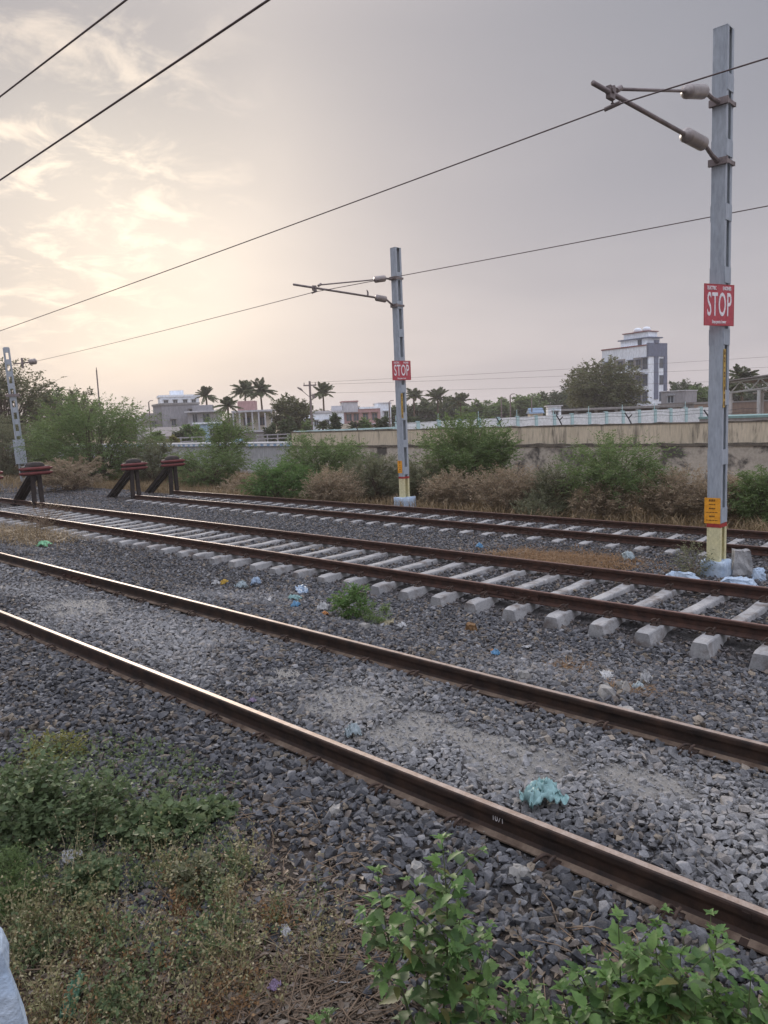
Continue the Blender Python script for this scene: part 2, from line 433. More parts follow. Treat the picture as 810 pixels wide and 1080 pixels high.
SL2 = [2.4382+.6*k for k in range(-4, 41)]     # sleeper rows
SL3 = [1.05+.62*k for k in range(-2, 43)]
SL1 = [1.37+.62*k for k in range(-2, 24)]
def stones_for(x0, x1, y0, y1, cell, smin, smax, dz, seed, keep=1.0):
    rg = np.random.default_rng(seed)
    ax = np.arange(x0, x1, cell); ay = np.arange(y0, y1, cell)
    X, Y = np.meshgrid(ax, ay, indexing='ij'); X = X.ravel(); Y = Y.ravel()
    # only where the camera, or one a few steps aside, could see
    az = np.degrees(np.arctan2(X, Y)); d = np.hypot(X, Y)
    ok = (az > 8) & (az < 104)
    X = X[ok]; Y = Y[ok]
    X = X+rg.uniform(-.6, .6, len(X))*cell; Y = Y+rg.uniform(-.6, .6, len(Y))*cell
    ok = rg.random(len(X)) < keep
    X = X[ok]; Y = Y[ok]
    S = smin+(smax-smin)*rg.random(len(X))**1.6
    ok = np.ones(len(X), bool)
    for xr in (XA, XB, XC, XD, XE, XF):
        ok &= np.abs(X-xr) > .062+S*.42
    for lo, hi, rows, half in ((XC-.52, XD+.52, SL2, .085), (XE-.52, XF+.52, SL3, .085)):
        ins = (X > lo) & (X < hi)
        r0 = np.array(rows); dd = np.min(np.abs(Y[:, None]-r0[None, :]), 1)
        ok &= ~(ins & (dd < half+S*.40))
    # ballast thins out into soil at the edges
    pe = np.clip((X+ (vnoise(X, Y, .8, 5)-.5)*1.6 - np.interp(Y, [0, 2, 4, 7, 12], [2.1, 1.9, 1.65, 1.5, 1.2]))/.5+.35, 0.0, 1)*np.clip((17.3-X+(vnoise(X, Y, 1.5, 6)-.5)*1.2)/.6, 0, 1)
    fines = fine_patches(X, Y)
    grassy = (((X-12.2)/1.5)**2+((Y-7.4)/1.6)**2) < 1
    ok &= rg.random(len(X)) < pe*(1-np.where(S > .035, .80, .1)*fines)*np.where(grassy, .25, 1)
    X, Y, S = X[ok], Y[ok], S[ok]
    Z = gz(X, Y)+dz+rg.normal(0, .006, len(X))
    rot = rg.uniform(0, 6.283, (len(X), 3)); rot[:, 0] = rg.normal(0, .45, len(X)); rot[:, 1] = rg.normal(0, .45, len(X))
    scl = S[:, None]*rg.uniform(.85, 1.15, (len(X), 3))
    base = rg.choice(5, len(X), p=[.34, .28, .18, .14, .06])
    pal = np.array([[.115, .118, .128], [.17, .172, .182], [.25, .25, .255], [.20, .17, .145], [.30, .25, .19]])
    cc = pal[base]*rg.uniform(.6, 1.45, (len(X), 1))
    cc = cc*np.where(X < 3.3, .56, .66)[:, None]
    dust = np.clip(1.25-np.abs(X-4.1)/.85, 0, 1)*np.clip(vnoise(X, Y, .9, 8)*2.0-.25, 0, 1)
    dust = np.maximum(dust, .45*np.clip((vnoise(X, Y, 1.3, 9)-.5)*3, 0, 1)*((X > 5.4) & (X < 7.3)))
    rusty = np.clip(1-np.minimum.reduce([np.abs(X-xr) for xr in (XC, XD, XE, XF)])/.5, 0, 1)*.45
    cc = cc*(1-rusty[:, None])+np.array([.13, .095, .075])*rusty[:, None]
    cc = cc*(1-.50*dust[:, None])+np.array([.40, .395, .385])*.50*dust[:, None]
    return X, Y, Z, rot, scl, cc
parts = [
    stones_for(3.45, 4.95, -1.5, 12, .030, .012, .034, .016, 41, .8), stones_for(1.2, 8.0, -1.5, 7, .05, .014, .04, .030, 42, .7), stones_for(5.2, 7.8, -1.5, 16, .05, .014, .045, .016, 43, .8),
    stones_for(.9, 8.0, -2.2, 9.5, .046, .05, .10, .004, 1), stones_for(.9, 8.0, -2.2, 9.5, .050, .055, .11, .020, 2, .85),
    stones_for(8.0, 17.6, -2.2, 9.5, .058, .05, .085, .006, 3), stones_for(8.0, 17.6, -2.2, 9.5, .075, .05, .09, .022, 4, .7),
    stones_for(1.2, 17.6, 9.5, 20, .066, .055, .095, .010, 5), stones_for(1.2, 17.6, 9.5, 20, .09, .055, .1, .026, 6, .6),
    stones_for(4, 17.8, 20, 44, .085, .07, .12, .012, 7),
]
X, Y, Z, rot, scl, cc = [np.concatenate([p[i] for p in parts]) for i in range(6)]
me = bpy.data.meshes.new('ballast_stones'); n = len(X)
me.vertices.add(n); me.vertices.foreach_set('co', np.stack([X, Y, Z], -1).astype(np.float32).ravel())
def attr(name, typ, key, data):
    a_ = me.attributes.new(name, typ, 'POINT'); a_.data.foreach_set(key, np.ascontiguousarray(data).ravel())
attr('rot', 'FLOAT_VECTOR', 'vector', rot.astype(np.float32)); attr('scl', 'FLOAT_VECTOR', 'vector', scl.astype(np.float32))
attr('col', 'FLOAT_COLOR', 'color', np.concatenate([cc, np.ones((n, 1))], 1).astype(np.float32))
attr('idx', 'INT', 'value', rng.integers(0, NST, n).astype(np.int32))
bo = bpy.data.objects.new('ballast_stones', me); COL.objects.link(bo)
tag(bo, 'loose crushed grey track ballast between and beside the rails', 'ballast', kind='stuff')
ng = bpy.data.node_groups.new('scatter_stones', 'GeometryNodeTree')
ng.interface.new_socket('Geometry', in_out='INPUT', socket_type='NodeSocketGeometry')
ng.interface.new_socket('Geometry', in_out='OUTPUT', socket_type='NodeSocketGeometry')
gi = ng.nodes.new('NodeGroupInput'); go = ng.nodes.new('NodeGroupOutput')
iop = ng.nodes.new('GeometryNodeInstanceOnPoints'); ci = ng.nodes.new('GeometryNodeCollectionInfo')
ci.inputs['Collection'].default_value = stone_col; ci.inputs['Separate Children'].default_value = True; ci.inputs['Reset Children'].default_value = True
def na(nm, dt):
    x = ng.nodes.new('GeometryNodeInputNamedAttribute'); x.data_type = dt; x.inputs['Name'].default_value = nm; return x.outputs['Attribute']
ng.links.new(gi.outputs[0], iop.inputs['Points']); ng.links.new(ci.outputs[0], iop.inputs['Instance'])
iop.inputs['Pick Instance'].default_value = True
ng.links.new(na('idx', 'INT'), iop.inputs['Instance Index']); ng.links.new(na('rot', 'FLOAT_VECTOR'), iop.inputs['Rotation'])
ng.links.new(na('scl', 'FLOAT_VECTOR'), iop.inputs['Scale'])
ng.links.new(iop.outputs[0], go.inputs[0])
md = bo.modifiers.new('scatter', 'NODES'); md.node_group = ng
print('stones', n)

# ------------------------------------------------------------------ tracks
def rail_profile():
    h = .156
    half = [(.068, -h), (.068, -h+.010), (.030, -h+.022), (.009, -h+.036), (.0078, -.075), (.010, -.052), (.032, -.042), (.0335, -.014), (.030, -.005), (.020, 0)]
    return half + [(-x, z) for x, z in half[::-1]]
RP = rail_profile()
def rail_obj(xr, zr, y0, y1, mats, parent, name='rail'):
    mb = MB(); mi = []
    n = len(RP)
    for i in range(n):
        j = (i+1) % n
        zz = (RP[i][1]+RP[j][1])/2
        top = zz > -.001
        foot = zz < -.130
        mi.append(1 if top else (2 if foot else 0))
    mb.prism([(x+xr, z+zr) for x, z in RP], y0, y1, mi, ny=60)
    return mb.build(name, mats, parent)
def sleeper_mesh():
    mb = MB()
    # length along x; top dips to the middle; trapezoid cross-section in y
    L = 1.31; st = [-L, -1.22, -.95, -.72, -.3, .3, .72, .95, 1.22, L]
    top = [-.02, -.004, 0, -.002, -.022, -.022, -.002, 0, -.004, -.02]
    wt_ = [.075, .082, .082, .078, .072, .072, .078, .082, .082, .075]
    vs = []
    for x, z, w in zip(st, top, wt_):
        vs += [(x, -w-.05, -.21), (x, -w-.004, z-.012), (x, -w+.008, z), (x, w-.008, z), (x, w+.004, z-.012), (x, w+.05, -.21)]
    fs = []
    for i in range(len(st)-1):
        for k in range(5): fs.append((i*6+k, (i+1)*6+k, (i+1)*6+k+1, i*6+k+1))
    fs.append(tuple(range(6))); fs.append(tuple((len(st)-1)*6+k for k in range(6))[::-1])
    mb.add(vs, fs); return mb
def clip_mb():
    # elastic rail clip: bent round bar beside the rail foot, plus its cast insert
    mb = MB()
    p = []
    for a in np.linspace(0, 1, 26):
        th = a*2.6*math.pi
        p.append((.045+.040*math.cos(th)*(1 if a < .75 else 1.1), -.055+.11*a+.018*math.sin(th*.5), .018+.032*math.sin(th)+.012*a))
    mb.tube(p, .0095, 6)
    mb.box(.012, .10, -.045, .045, -.03, .004)
    mb.box(-.03, .03, -.05, .05, -.004, .010)
    return mb
def fishplate(xr, zr, yc, parent, mat):
    for s in (-1, 1):
        mb = MB()
        y0, y1 = yc-.5, yc+.5
        pr = [(s*.012, -.125), (s*.034, -.122), (s*.026, -.085), (s*.034, -.050), (s*.012, -.046)]
        if s < 0: pr = pr[::-1]
        mb.prism([(xr+x, zr+z) for x, z in pr], y0, y1)
        for k in range(4):
            yy = yc-.375+.25*k
            mb.tube([(xr+s*.020, yy, zr-.086), (xr+s*.058, yy, zr-.086)], .017, 6)
        mb.build('fishplate', mat, parent)
def track(name, label, xa, zr, rows, y0, y1, mats_l, mats_r, clip_to, joints):
    T = thing(name, label, 'railway track', (xa+.87, 0, zr-.40))
    T.matrix_world
    base = Vector((xa+.87, 0, zr-.40))
    rails = []
    for k, mats in ((0, mats_l), (1, mats_r)):
        o = rail_obj(xa+1.74*k-base.x, zr-base.z, y0, y1, mats, T); rails.append(o)
        for yc in joints[k]: fishplate(xa+1.74*k-base.x, zr-base.z, yc, o, M['rust'])
    s0 = None; cm = None
    rg = random.Random(int(xa*10))
    for y in rows:
        if s0 is None:
            s0 = sleeper_mesh().build('sleeper', M['sleeper'], T); s = s0
            cm = clip_mb().build('rail_clip', M['clip'], s0, True)
            c0 = cm
        else:
            s = dup(s0, T)
        s.location = (rg.uniform(-.015, .015), y, zr-.160-base.z); s.rotation_euler = (0, 0, rg.uniform(-.02, .02))
        if y < clip_to:
            for i, (xx, ro) in enumerate(((-.87-.062, math.pi), (-.87+.062, 0), (.87-.062, math.pi), (.87+.062, 0))):
                c = c0 if (s is s0 and i == 0) else dup(c0, s)
                c.location = (xx, rg.uniform(-.01, .01), .012); c.rotation_euler = (0, 0, ro+rg.uniform(-.1, .1))
    return T, rails
T1, R1 = track('railway_track', 'nearest railway track with bright worn rail tops, its sleepers buried in ballast', XA, Z1, SL1, -3, 60,
      [M['rust_b'], M['run'], M['foot']], [M['rust_b'], M['run'], M['foot']], 13, ((), (11.6,)))
T2, R2 = track('railway_track', 'middle railway track with pale concrete sleepers standing clear of the ballast', XC, Z2, SL2, -3, 36,
      [M['rust'], M['run_rust'], M['rust']], [M['rust'], M['run_rust'], M['rust']], 17, ((5.75,), (5.95,)))
T3, R3 = track('railway_track', 'farthest railway track, rusty and low, ending at two red buffer posts', XE, Z3, SL3, -3, 27.3,
      [M['rust'], M['run_rust'], M['rust']], [M['rust'], M['run_rust'], M['rust']], 13, ((9.0,), (14.,)))
# weld collars on the near rails
for o, xr, ysx in ((R1[0], XA, (6.55, 1.05)), (R1[1], XB, (2.0, 9.0))):
    for yy in ysx:
        mb = MB(); mb.prism([(xr+x*1.14-T1.location.x, (z if z > -.03 else z*1.0)-T1.location.z-.0015) for x, z in RP if z < -.012], yy-.018, yy+.018)
        mb.build('weld_collar', M['rust_b'], o)
p = Ax(525, 866, XA-.012)
text_mesh('painted_number', '1071', .052, .8, M['sign_w'], R1[0], face_frame((p[0]-T1.location.x-.0, p[1], -.068-T1.location.z), (-1, 0, 0)), extrude=.0006)
# ------------------------------------------------------------------ catenary masts
def polyN(mb, pts, z0, z1, mi=0):
    n = len(pts); vs = [(x, y, z) for z in (z0, z1) for x, y in pts]
    mb.add(vs, [tuple(range(n))[::-1], tuple(range(n, 2*n))]+[(i, (i+1) % n, n+(i+1) % n, n+i) for i in range(n)], mi)
def channel(mb, s, hw, hd, z0, z1, mi=0, t=.012, fl=.075):
    """C section whose web faces s*x"""
    x = s*hd
    p = [(x, -hw), (x, hw), (x-s*fl, hw), (x-s*fl, hw-t), (x-s*t, hw-t), (x-s*t, -hw+t), (x-s*fl, -hw+t), (x-s*fl, -hw)]
    if s < 0: p = p[::-1]
    polyN(mb, p, z0, z1, mi)
def mast(label, x, y, z0, ztop, zfoot, zband, bz, footing, lean=0.0):
    T = thing('catenary_mast', label, 'mast', (x, y, z0))
    hw, hd = .105, .135
    for s in (-1, 1):
        mb = MB(); channel(mb, s, hw, hd, zband+.03-z0, ztop-z0); mb.build('mast_channel', M['mast'], T)
        mb = MB(); channel(mb, s, hw, hd, zfoot-.05-z0, zband-.03-z0); mb.build('painted_foot_channel', M['cream_paint'], T)
    mb = MB()
    for s in (-1, 1): mb.box(s*.1375-.0025, s*.1375+.0025, -hw-.003, hw+.003, zband-.032-z0, zband+.032-z0)
    for s in (-1, 1): mb.box(-.135, .135, s*(hw+.0025)-.0025, s*(hw+.0025)+.0025, zband-.032-z0, zband+.032-z0)
    mb.build('red_band', M['red_paint'], T)
    for z in bz:
        if z > ztop-.16: continue
        for s in (-1, 1):
            mb = MB(); mb.box(-.128, .128, s*(hw+.005)-.005, s*(hw+.005)+.005, z-.12-z0, z+.12-z0); mb.build('batten_plate', M['mast'], T)
    mb = MB(); mb.box(-.137, .137, -hw-.002, hw+.002, ztop-z0, ztop+.01-z0); mb.build('top_cap', M['mast'], T)
    rg = np.random.default_rng(int(x*100))
    bm = bmesh.new(); bmesh.ops.create_cube(bm, size=1)
    bmesh.ops.subdivide_edges(bm, edges=bm.edges, cuts=5, use_grid_fill=True)
    fx, fy, fz0, fz1 = footing
    for v in bm.verts:
        k = 1 - .10*(v.co.z+.5)
        v.co = Vector((v.co.x*fx*k, v.co.y*fy*k, fz0-z0+(v.co.z+.5)*(fz1-fz0)))+Vector(rg.normal(0, .007, 3))
    me = bpy.data.meshes.new('footing'); bm.to_mesh(me); bm.free(); me.materials.append(M['white_base'])
    o = bpy.data.objects.new('footing', me); COL.objects.link(o); o.parent = T
    me.polygons.foreach_set('use_smooth', [True]*len(me.polygons))
    return T
def insulator(parent, a, b, rel, r=.10):
    a = Vector(a)-rel; b = Vector(b)-rel; mb = MB(); n = 14; path = []; rr = []
    d = b-a
    prof = [(0, .035), (.04, .05), (.07, r*.72), (.14, r), (.2, r*.96), (.25, r), (.31, r*.94), (.37, r), (.43, r*.94), (.49, r), (.55, r*.94), (.61, r), (.67, r*.94), (.73, r), (.8, r*.96), (.88, r), (.93, r*.7), (.96, .05), (1, .035)]
    mb.tube([a+d*t for t, _ in prof], [q for _, q in prof], n)
    return mb.build('insulator', M['insul'], parent, True)
def arm_set(T, Y, hd, stay, arm, clamp, wire_pt):
    """stay / arm: pixel lists [mast, insulator start, insulator end, tube end] in the plane y = Y"""
    rel = Vector(T.location)
    out = []
    for nm, pts, r in (('stay_tube', stay, .020), ('bracket_tube', arm, .030)):
        P = [Vector(Ay(px, py, Y)) for px, py in pts]
        P[0].x = rel.x-hd
        insulator(T, P[1], P[2], rel)
        mb = MB(); mb.tube([P[2]-rel-(P[3]-P[2]).normalized()*.03, P[3]-rel], r, 10); mb.build(nm, M['galv'], T, True)
        mb = MB()
        mb.tube([P[0]-rel, (P[0]*.5+P[1]*.5)-rel+Vector((0, 0, -.02)), P[1]-rel], [.04, .032, .03], 8)
        z = P[0].z-rel.z
        mb.box(-hd-.05, -hd, -.14, .14, z-.05, z+.05); mb.box(-hd-.02, hd+.03, -.135, -.118, z-.03, z+.03); mb.box(-hd-.02, hd+.03, .118, .135, z-.03, z+.03)
        mb.box(hd, hd+.03, -.14, .14, z-.03, z+.03)
        mb.build('mast_bracket', M['galv'], T)
        out.append(P)
    c = Vector(Ay(*clamp, Y))-rel; w = Vector(wire_pt)-rel
    mb = MB(); mb.tube([c+Vector((0, -.05, .03)), c+Vector((0, .05, .03))], .045, 8); mb.tube([c, c*.5+w*.5+Vector((.03, 0, 0)), w+Vector((0, 0, .03))], .022, 8)
    mb.tube([w+Vector((0, -.10, .01)), w+Vector((0, .10, -.01))], .026, 8); mb.box(c.x-.06, c.x+.06, c.y-.03, c.y+.03, c.z-.07, c.z+.07)
    e = out[0][3]-rel; mb.tube([e+Vector((-.05, 0, -.03)), e+Vector((.06, 0, .03))], .035, 8)
    mb.build('wire_clamp', M['galv'], T)
    return out

m1 = (12.40, 4.55); m2 = (17.92, 16.37)
d1 = math.hypot(*m1); d2 = math.hypot(*m2)
zt1 = float(Ad(757, 33, d1)[2]); zt2 = float(Ad(416, 262, d2)[2])
zb1 = float(Ad(751, 553, d1)[2]); zb2 = float(Ad(425, 503.5, d2)[2])
MAST1 = mast('tall grey lattice mast in the right foreground with bracket arm over the middle track', *m1, -.6, zt1, -.32, zb1,
      [zb1+.16+.93*k for k in range(9)], (.40, .40, -.75, -.30))
MAST2 = mast('slim grey lattice mast standing beyond the farthest track against the bushes', *m2, -.95, zt2, -.40, zb2,
      [zb2+.22+.86*k for k in range(9)], (.58, .52, -1.1, -.36))
w1 = Ay(646, 112, m1[1]); w2 = Ay(331.5, 308, m2[1])
arm_set(MAST1, m1[1], .135, [(749, 101), (744, 97), (722, 96), (652, 94)], [(749, 166), (743.5, 153), (721, 141), (625.5, 87.5)], (644, 98), w1)
arm_set(MAST2, m2[1], .135, [(412, 293), (406.5, 293.5), (395, 295), (337, 300.5)], [(413, 322), (407.5, 316), (396, 313.8), (309.5, 300)], (331.5, 304), w2)
bt = bpy.data.objects  # noqa
# small bird-like fitting on the lower tube of the far bracket
q = Vector(Ay(388, 310.5, m2[1]))-Vector(MAST2.location)
mb = MB(); mb.tube([q+Vector((0, 0, -.02)), q+Vector((0, 0, .07)), q+Vector((-.04, 0, .13))], [.03, .025, .012], 7); mb.build('arm_fitting', M['galv'], MAST2)

# ------------------------------------------------------------------ stop signs and plates on the masts
def stop_sign(label, x, y, zc, w, h, nang):
    n = (math.cos(nang), math.sin(nang), 0)
    T = thing('stop_sign', label, 'sign', (x, y, zc), 0, None)
    F = face_frame((0, 0, 0), n)
    mb = MB(); mb.M = F; mb.box(-w/2, w/2, -h/2, h/2, -.004, 0); mb.build('plate', M['sign'], T)
    mb = MB(); mb.M = F
    for a, bx in (((-w/2, w/2, h/2-.010, h/2), 0), ((-w/2, w/2, -h/2, -h/2+.010), 0), ((-w/2, -w/2+.010, -h/2+.010, h/2-.010), 0), ((w/2-.010, w/2, -h/2+.010, h/2-.010), 0)):
        mb.box(*a, .0005, .002)
    mb.build('border', M['red_paint'], T)
    text_mesh('lettering', 'STOP', h*.80, .56*w/h*.70, M['sign_w'], T, F @ Matrix.Translation((0, -h*.015, .003)), .004, 1.12)
    text_mesh('lettering', 'ELECTRIC', h*.12, .62, M['sign_w'], T, F @ Matrix.Translation((-w*.25, h*.40, .003)), .0015)
    text_mesh('lettering', 'ENGINES', h*.12, .62, M['sign_w'], T, F @ Matrix.Translation((w*.25, h*.40, .003)), .0015)
    text_mesh('lettering', 'Stop panto lower', h*.115, .62, M['sign_w'], T, F @ Matrix.Translation((0, -h*.405, .003)), .0012)
    mb = MB(); mb.M = F; mb.box(-.10, .10, h*.22, h*.27, -.022, -.0045); mb.box(-.10, .10, -h*.27, -h*.22, -.022, -.0045); mb.build('fixing_strap', M['galv'], T)
    return T
na_ = math.radians(-109)
def sign_at(mst, px, py0, py1, dist):
    n = (math.cos(na_), math.sin(na_)); d = ray(px, (py0+py1)/2)
    k = (.185+mst[0]*n[0]+mst[1]*n[1])/(d[0]*n[0]+d[1]*n[1]); p = C0+d*k; return p, float(Ad(px, py0, dist)[2]-Ad(px, py1, dist)[2])
p, h = sign_at(m1, 758.5, 300, 343.5, d1-.22)
stop_sign('red STOP sign on the tall right foreground mast, seen at a slant', p[0], p[1], p[2], .66, h, na_)
p, h = sign_at(m2, 423.5, 380.5, 401, d2-.22)
stop_sign('red STOP sign on the slim mast beyond the farthest track', p[0], p[1], p[2], .66, h, na_)
def info_plate(label, x, y, zc, w, h):
    T = thing('warning_plate', label, 'sign', (x, y, zc))
    F = face_frame((0, 0, 0), (-1, 0, 0))
    mb = MB(); mb.M = F; mb.box(-w/2, w/2, -h/2, h/2, -.003, .0); mb.build('plate', M['plate_y'], T)
    mb = MB(); mb.M = F; rg = random.Random(3)
    for r, (bw, bh) in enumerate(((.42, .085), (.40, .035), (.40, .055), (.72, .028), (.36, .07), (.76, .03))):
        yy = h*(.40-.155*r); k = 4 if bw > .6 else 3; xx = -w*bw/2
        for i in range(k):
            ww = w*bw/k*.78
            for j in range(3):
                a0 = xx+ww*j/3; mb.box(a0, a0+ww*rg.uniform(.18, .3), yy-h*bh*rg.uniform(.3, .6), yy+h*bh*rg.uniform(.3, .5), .0005, .002)
            mb.box(xx, xx+ww, yy+h*bh*.32, yy+h*bh*.46, .0004, .0024)
            xx += w*bw/k
    mb.build('printed_rows', M['ink'], T)
xx = m1[0]-.1365-.006
z_a = float(Ax(748, 525, xx)[2]); z_b = float(Ax(748, 552, xx)[2])
info_plate('orange notice plate with dark rows low on the tall right mast', xx, m1[1]+.02, (z_a+z_b)/2, .25, z_a-z_b)
xx = m2[0]-.1365-.006
z_a = float(Ax(422, 486, xx)[2]); z_b = float(Ax(422, 499, xx)[2])
info_plate('orange notice plate low on the slim mast beyond the tracks', xx, m2[1]+.03, (z_a+z_b)/2, .19, z_a-z_b)
def number_strip(label, x, y, zc, h, chars):
    T = thing('number_strip', label, 'sign', (x, y, zc)); F = face_frame((0, 0, 0), (0, -1, 0))
    mb = MB(); mb.M = F; mb.box(-.045, .045, -h/2, h/2, -.003, 0); mb.build('strip', M['strip_y'], T)
    n = len(chars)
    for i, ch in enumerate(chars):
        text_mesh('painted_figure', ch, h/n*.95, .75, M['ink'], T, F @ Matrix.Translation((0, h/2-h*(i+.5)/n, .001)), .003)
z_a = float(Ad(757, 369, d1)[2]); z_b = float(Ad(757, 430, d1)[2])
number_strip('tall ochre number strip on the edge of the right foreground mast', m1[0]-.088, m1[1]-.118, (z_a+z_b)/2, z_a-z_b, ['6', '2', '-', '2', '/', '0', '0', '0'])
z_a = float(Ad(423, 415, d2)[2]); z_b = float(Ad(423, 441, d2)[2])
number_strip('ochre number strip on the slim mast beyond the tracks', m2[0]-.088, m2[1]-.118, (z_a+z_b)/2, z_a-z_b, ['6', '2', '-', '1', '/', '0'])

# left, far terminating mast
pl = Ad(25, 497, 49); zt = float(Ad(11, 367, 49)[2])
T = thing('catenary_mast', 'far left terminating mast of pale lattice steel behind the bushes', 'mast', (pl[0], pl[1], -1.0))
vdir = Vector((pl[0], pl[1], 0)).normalized(); T.rotation_euler = (0, rad(-2.0), math.atan2(-pl[0], pl[1]))
H = zt+1.0
for sx_ in (-1, 1):
    for sy_ in (-1, 1):
        mb = MB(); mb.tube([(sx_*.15, sy_*.13, 0), (sx_*.125, sy_*.11, H)], .055, 4); mb.build('mast_leg', M['mast'], T)
for k in range(14):
    z = H-.06-k*.68
    for s in (-1, 1):
        mb = MB(); mb.box(-.14, .14, s*.135-.006, s*.135+.006, z-.19, z+.10); mb.build('batten_plate', M['mast'], T)
mb = MB(); mb.box(-.36, .36, -.24, .24, H-2.75, H-2.6); mb.build('collar', M['galv'], T)
mb = MB(); mb.box(-.32, .28, -.34, -.30, H-6.6, H-5.2); mb.build('equipment_box', M['mast'], T)

# ------------------------------------------------------------------ overhead wires
def wire(label, pts, r, sag=0.0, mats=None, n=40):
    P = [Vector(p) for p in pts]; path = []
    for a, b in zip(P[:-1], P[1:]):
        L = (b-a).length
        for i in range(n):
            u = i/n; path.append(a.lerp(b, u)-Vector((0, 0, sag*4*u*(1-u)*(L/30)**2)))
    path.append(P[-1])
    o_ = Vector(path[len(path)//2]); mb = MB(); mb.tube([p-o_ for p in path], r, 6)
    o = mb.build('overhead_wire', mats or M['wire'], None, True); o.location = o_
    return tag(o, label, 'wire')
def to_left(w, px, py): return Ax(px, py, w[0])
a = to_left(w1, 0, 349); rgt = to_left(w1, 810, 60); ext = Vector(rgt)+(Vector(rgt)-Vector(w1)).normalized()*25
far = Vector(a)+(Vector(a)-Vector(w1)).normalized()*25
wire('overhead wire clamped under the near bracket arm of the right mast', [ext, w1, a, far], .0088, .05)
pe = Ad(38, 381, 48); rgt = to_left(w2, 810, 213); ext = Vector(rgt)+(Vector(rgt)-Vector(w2)).normalized()*25
wire('overhead wire clamped under the bracket of the slim mast, ending at the far left mast', [ext, w2, pe], .0095, .05)
T = thing('strain_insulator', 'dark strain insulator on the wire beside the far left mast', 'insulator', pe)
e = Ad(14, 384, 49)
v = Vector(e)-Vector(pe)
insulator(T, (0, 0, 0), v*.28, Vector((0, 0, 0)), .17)
mb = MB(); mb.tube([v*.28, v*.97], .035, 6); mb.tube([v*.60+Vector((0, 0, -.28)), v*.60+Vector((0, 0, .28))], .06, 6); mb.build('anchor_rod', M['galv'], T)
a = Ax(0, 190, 4.17); b_ = Ax(283, 0, 4.17); v = Vector(a)-Vector(b_)
wire('lower of the two thick wires crossing the upper left sky', [Vector(b_)-v*2.2, Vector(a)+v*5], .0105, 0.0)
a = Ax(0, 102, 4.17); b_ = Ax(133, 0, 4.17); v = Vector(a)-Vector(b_)
wire('upper of the two thick wires crossing the upper left sky', [Vector(b_)-v*3.2, Vector(a)+v*8], .0105, 0.0)

# ------------------------------------------------------------------ buffer stops
def buffer_stop(label, x, y, zrail, first=None, zg=None):
    T = thing('buffer_stop', label, 'buffer stop', (x, y, zrail-.2), 0, 'buffer stops at the ends of the tracks')
    zh = 1.22
    for s in (-1, 1):   # uprights: two old rails
        mb = MB(); mb.M = Matrix.Translation((s*.13, .02, .0)) @ Matrix.Rotation(s*rad(-1.2), 4, 'Y') @ Matrix.Rotation(rad(90), 4, 'X')
        mb.prism([(px_*1.0, pz_+.078) for px_, pz_ in RP], -.25-0, zh+.05) if False else None
        mb.M = Matrix.Translation((s*.13, .02, 0)) @ Matrix.Rotation(s*rad(-1.5), 4, 'Y')
        polyN(mb, [(-.068, -.078), (.068, -.078), (.068, -.062), (.012, -.05), (.010, .04), (.034, .05), (.034, .078), (-.034, .078), (-.034, .05), (-.010, .04), (-.012, -.05), (-.068, -.062)], -.35, zh+.05)
        mb.build('upright', M['buf_dark'], T)
        mb = MB()
        a = Vector((s*.10, .12, zh-.1)); b = Vector((s*.10, 2.35, -.25)); d = (b-a)
        ang = math.atan2(d.y, -d.z)
        mb.M = Matrix.Translation(a) @ Matrix.Rotation(ang, 4, 'X')
        polyN(mb, [(-.068, -.078), (.068, -.078), (.068, -.062), (.012, -.05), (.010, .04), (.034, .05), (.034, .078), (-.034, .078), (-.034, .05), (-.010, .04), (-.012, -.05), (-.068, -.062)], -d.length, 0)
        mb.build('raking_strut', M['buf_dark'], T)
    mb = MB()
    for k, dz in enumerate((-.075, .075)):
        pts = []; rr = []
        for i in range(17):
            u = i/16*2-1
            pts.append((u*.54, -.20+.14*abs(u)**3, zh+dz)); rr.append(.056*(1-.35*abs(u)**6))
        mb.tube(pts, rr, 12)
    mb.build('bumper_beam', M['buf_red'], T, True)
    mb = MB(); mb.box(-.44, .44, -.16, .12, zh-.15, zh+.15); mb.build('beam_packing', M['buf_dark'], T, bevel=.02)
    mb = MB()
    for i in range(5):
        pass
    n = 14; rings = [(1, 0), (.95, .05), (.82, .095), (.55, .13), (.2, .145)]
    vs = [(.33*r*math.cos(2*math.pi*k/n), -.02+.17*r*math.sin(2*math.pi*k/n), zh+.15+z) for r, z in rings for k in range(n)]
    fs = [(i*n+k, i*n+(k+1) % n, (i+1)*n+(k+1) % n, (i+1)*n+k) for i in range(len(rings)-1) for k in range(n)] + [tuple((len(rings)-1)*n+k for k in range(n))]
    mb.add(vs, fs); mb.build('top_cap', M['buf_dark'], T, True)
    return T
bs = buffer_stop('red-headed buffer stop on the middle track, leftmost one standing fully in view', XD+.12, 25.75, Z2)
b2 = dup_tree(bs); b2.location = (XC-.05, 24.85, Z2-.2); b2['label'] = 'buffer stop cut off by the left edge, only its red beam tip showing'
b3 = dup_tree(bs); b3.location = (XE+.05, 27.25, Z3-.12); b3['label'] = 'middle red-headed buffer stop, nearer one of the farthest track'
b4 = dup_tree(bs); b4.location = (XF+.1, 27.45, Z3-.12); b4['label'] = 'right-hand red-headed buffer stop, farther one of the farthest track'
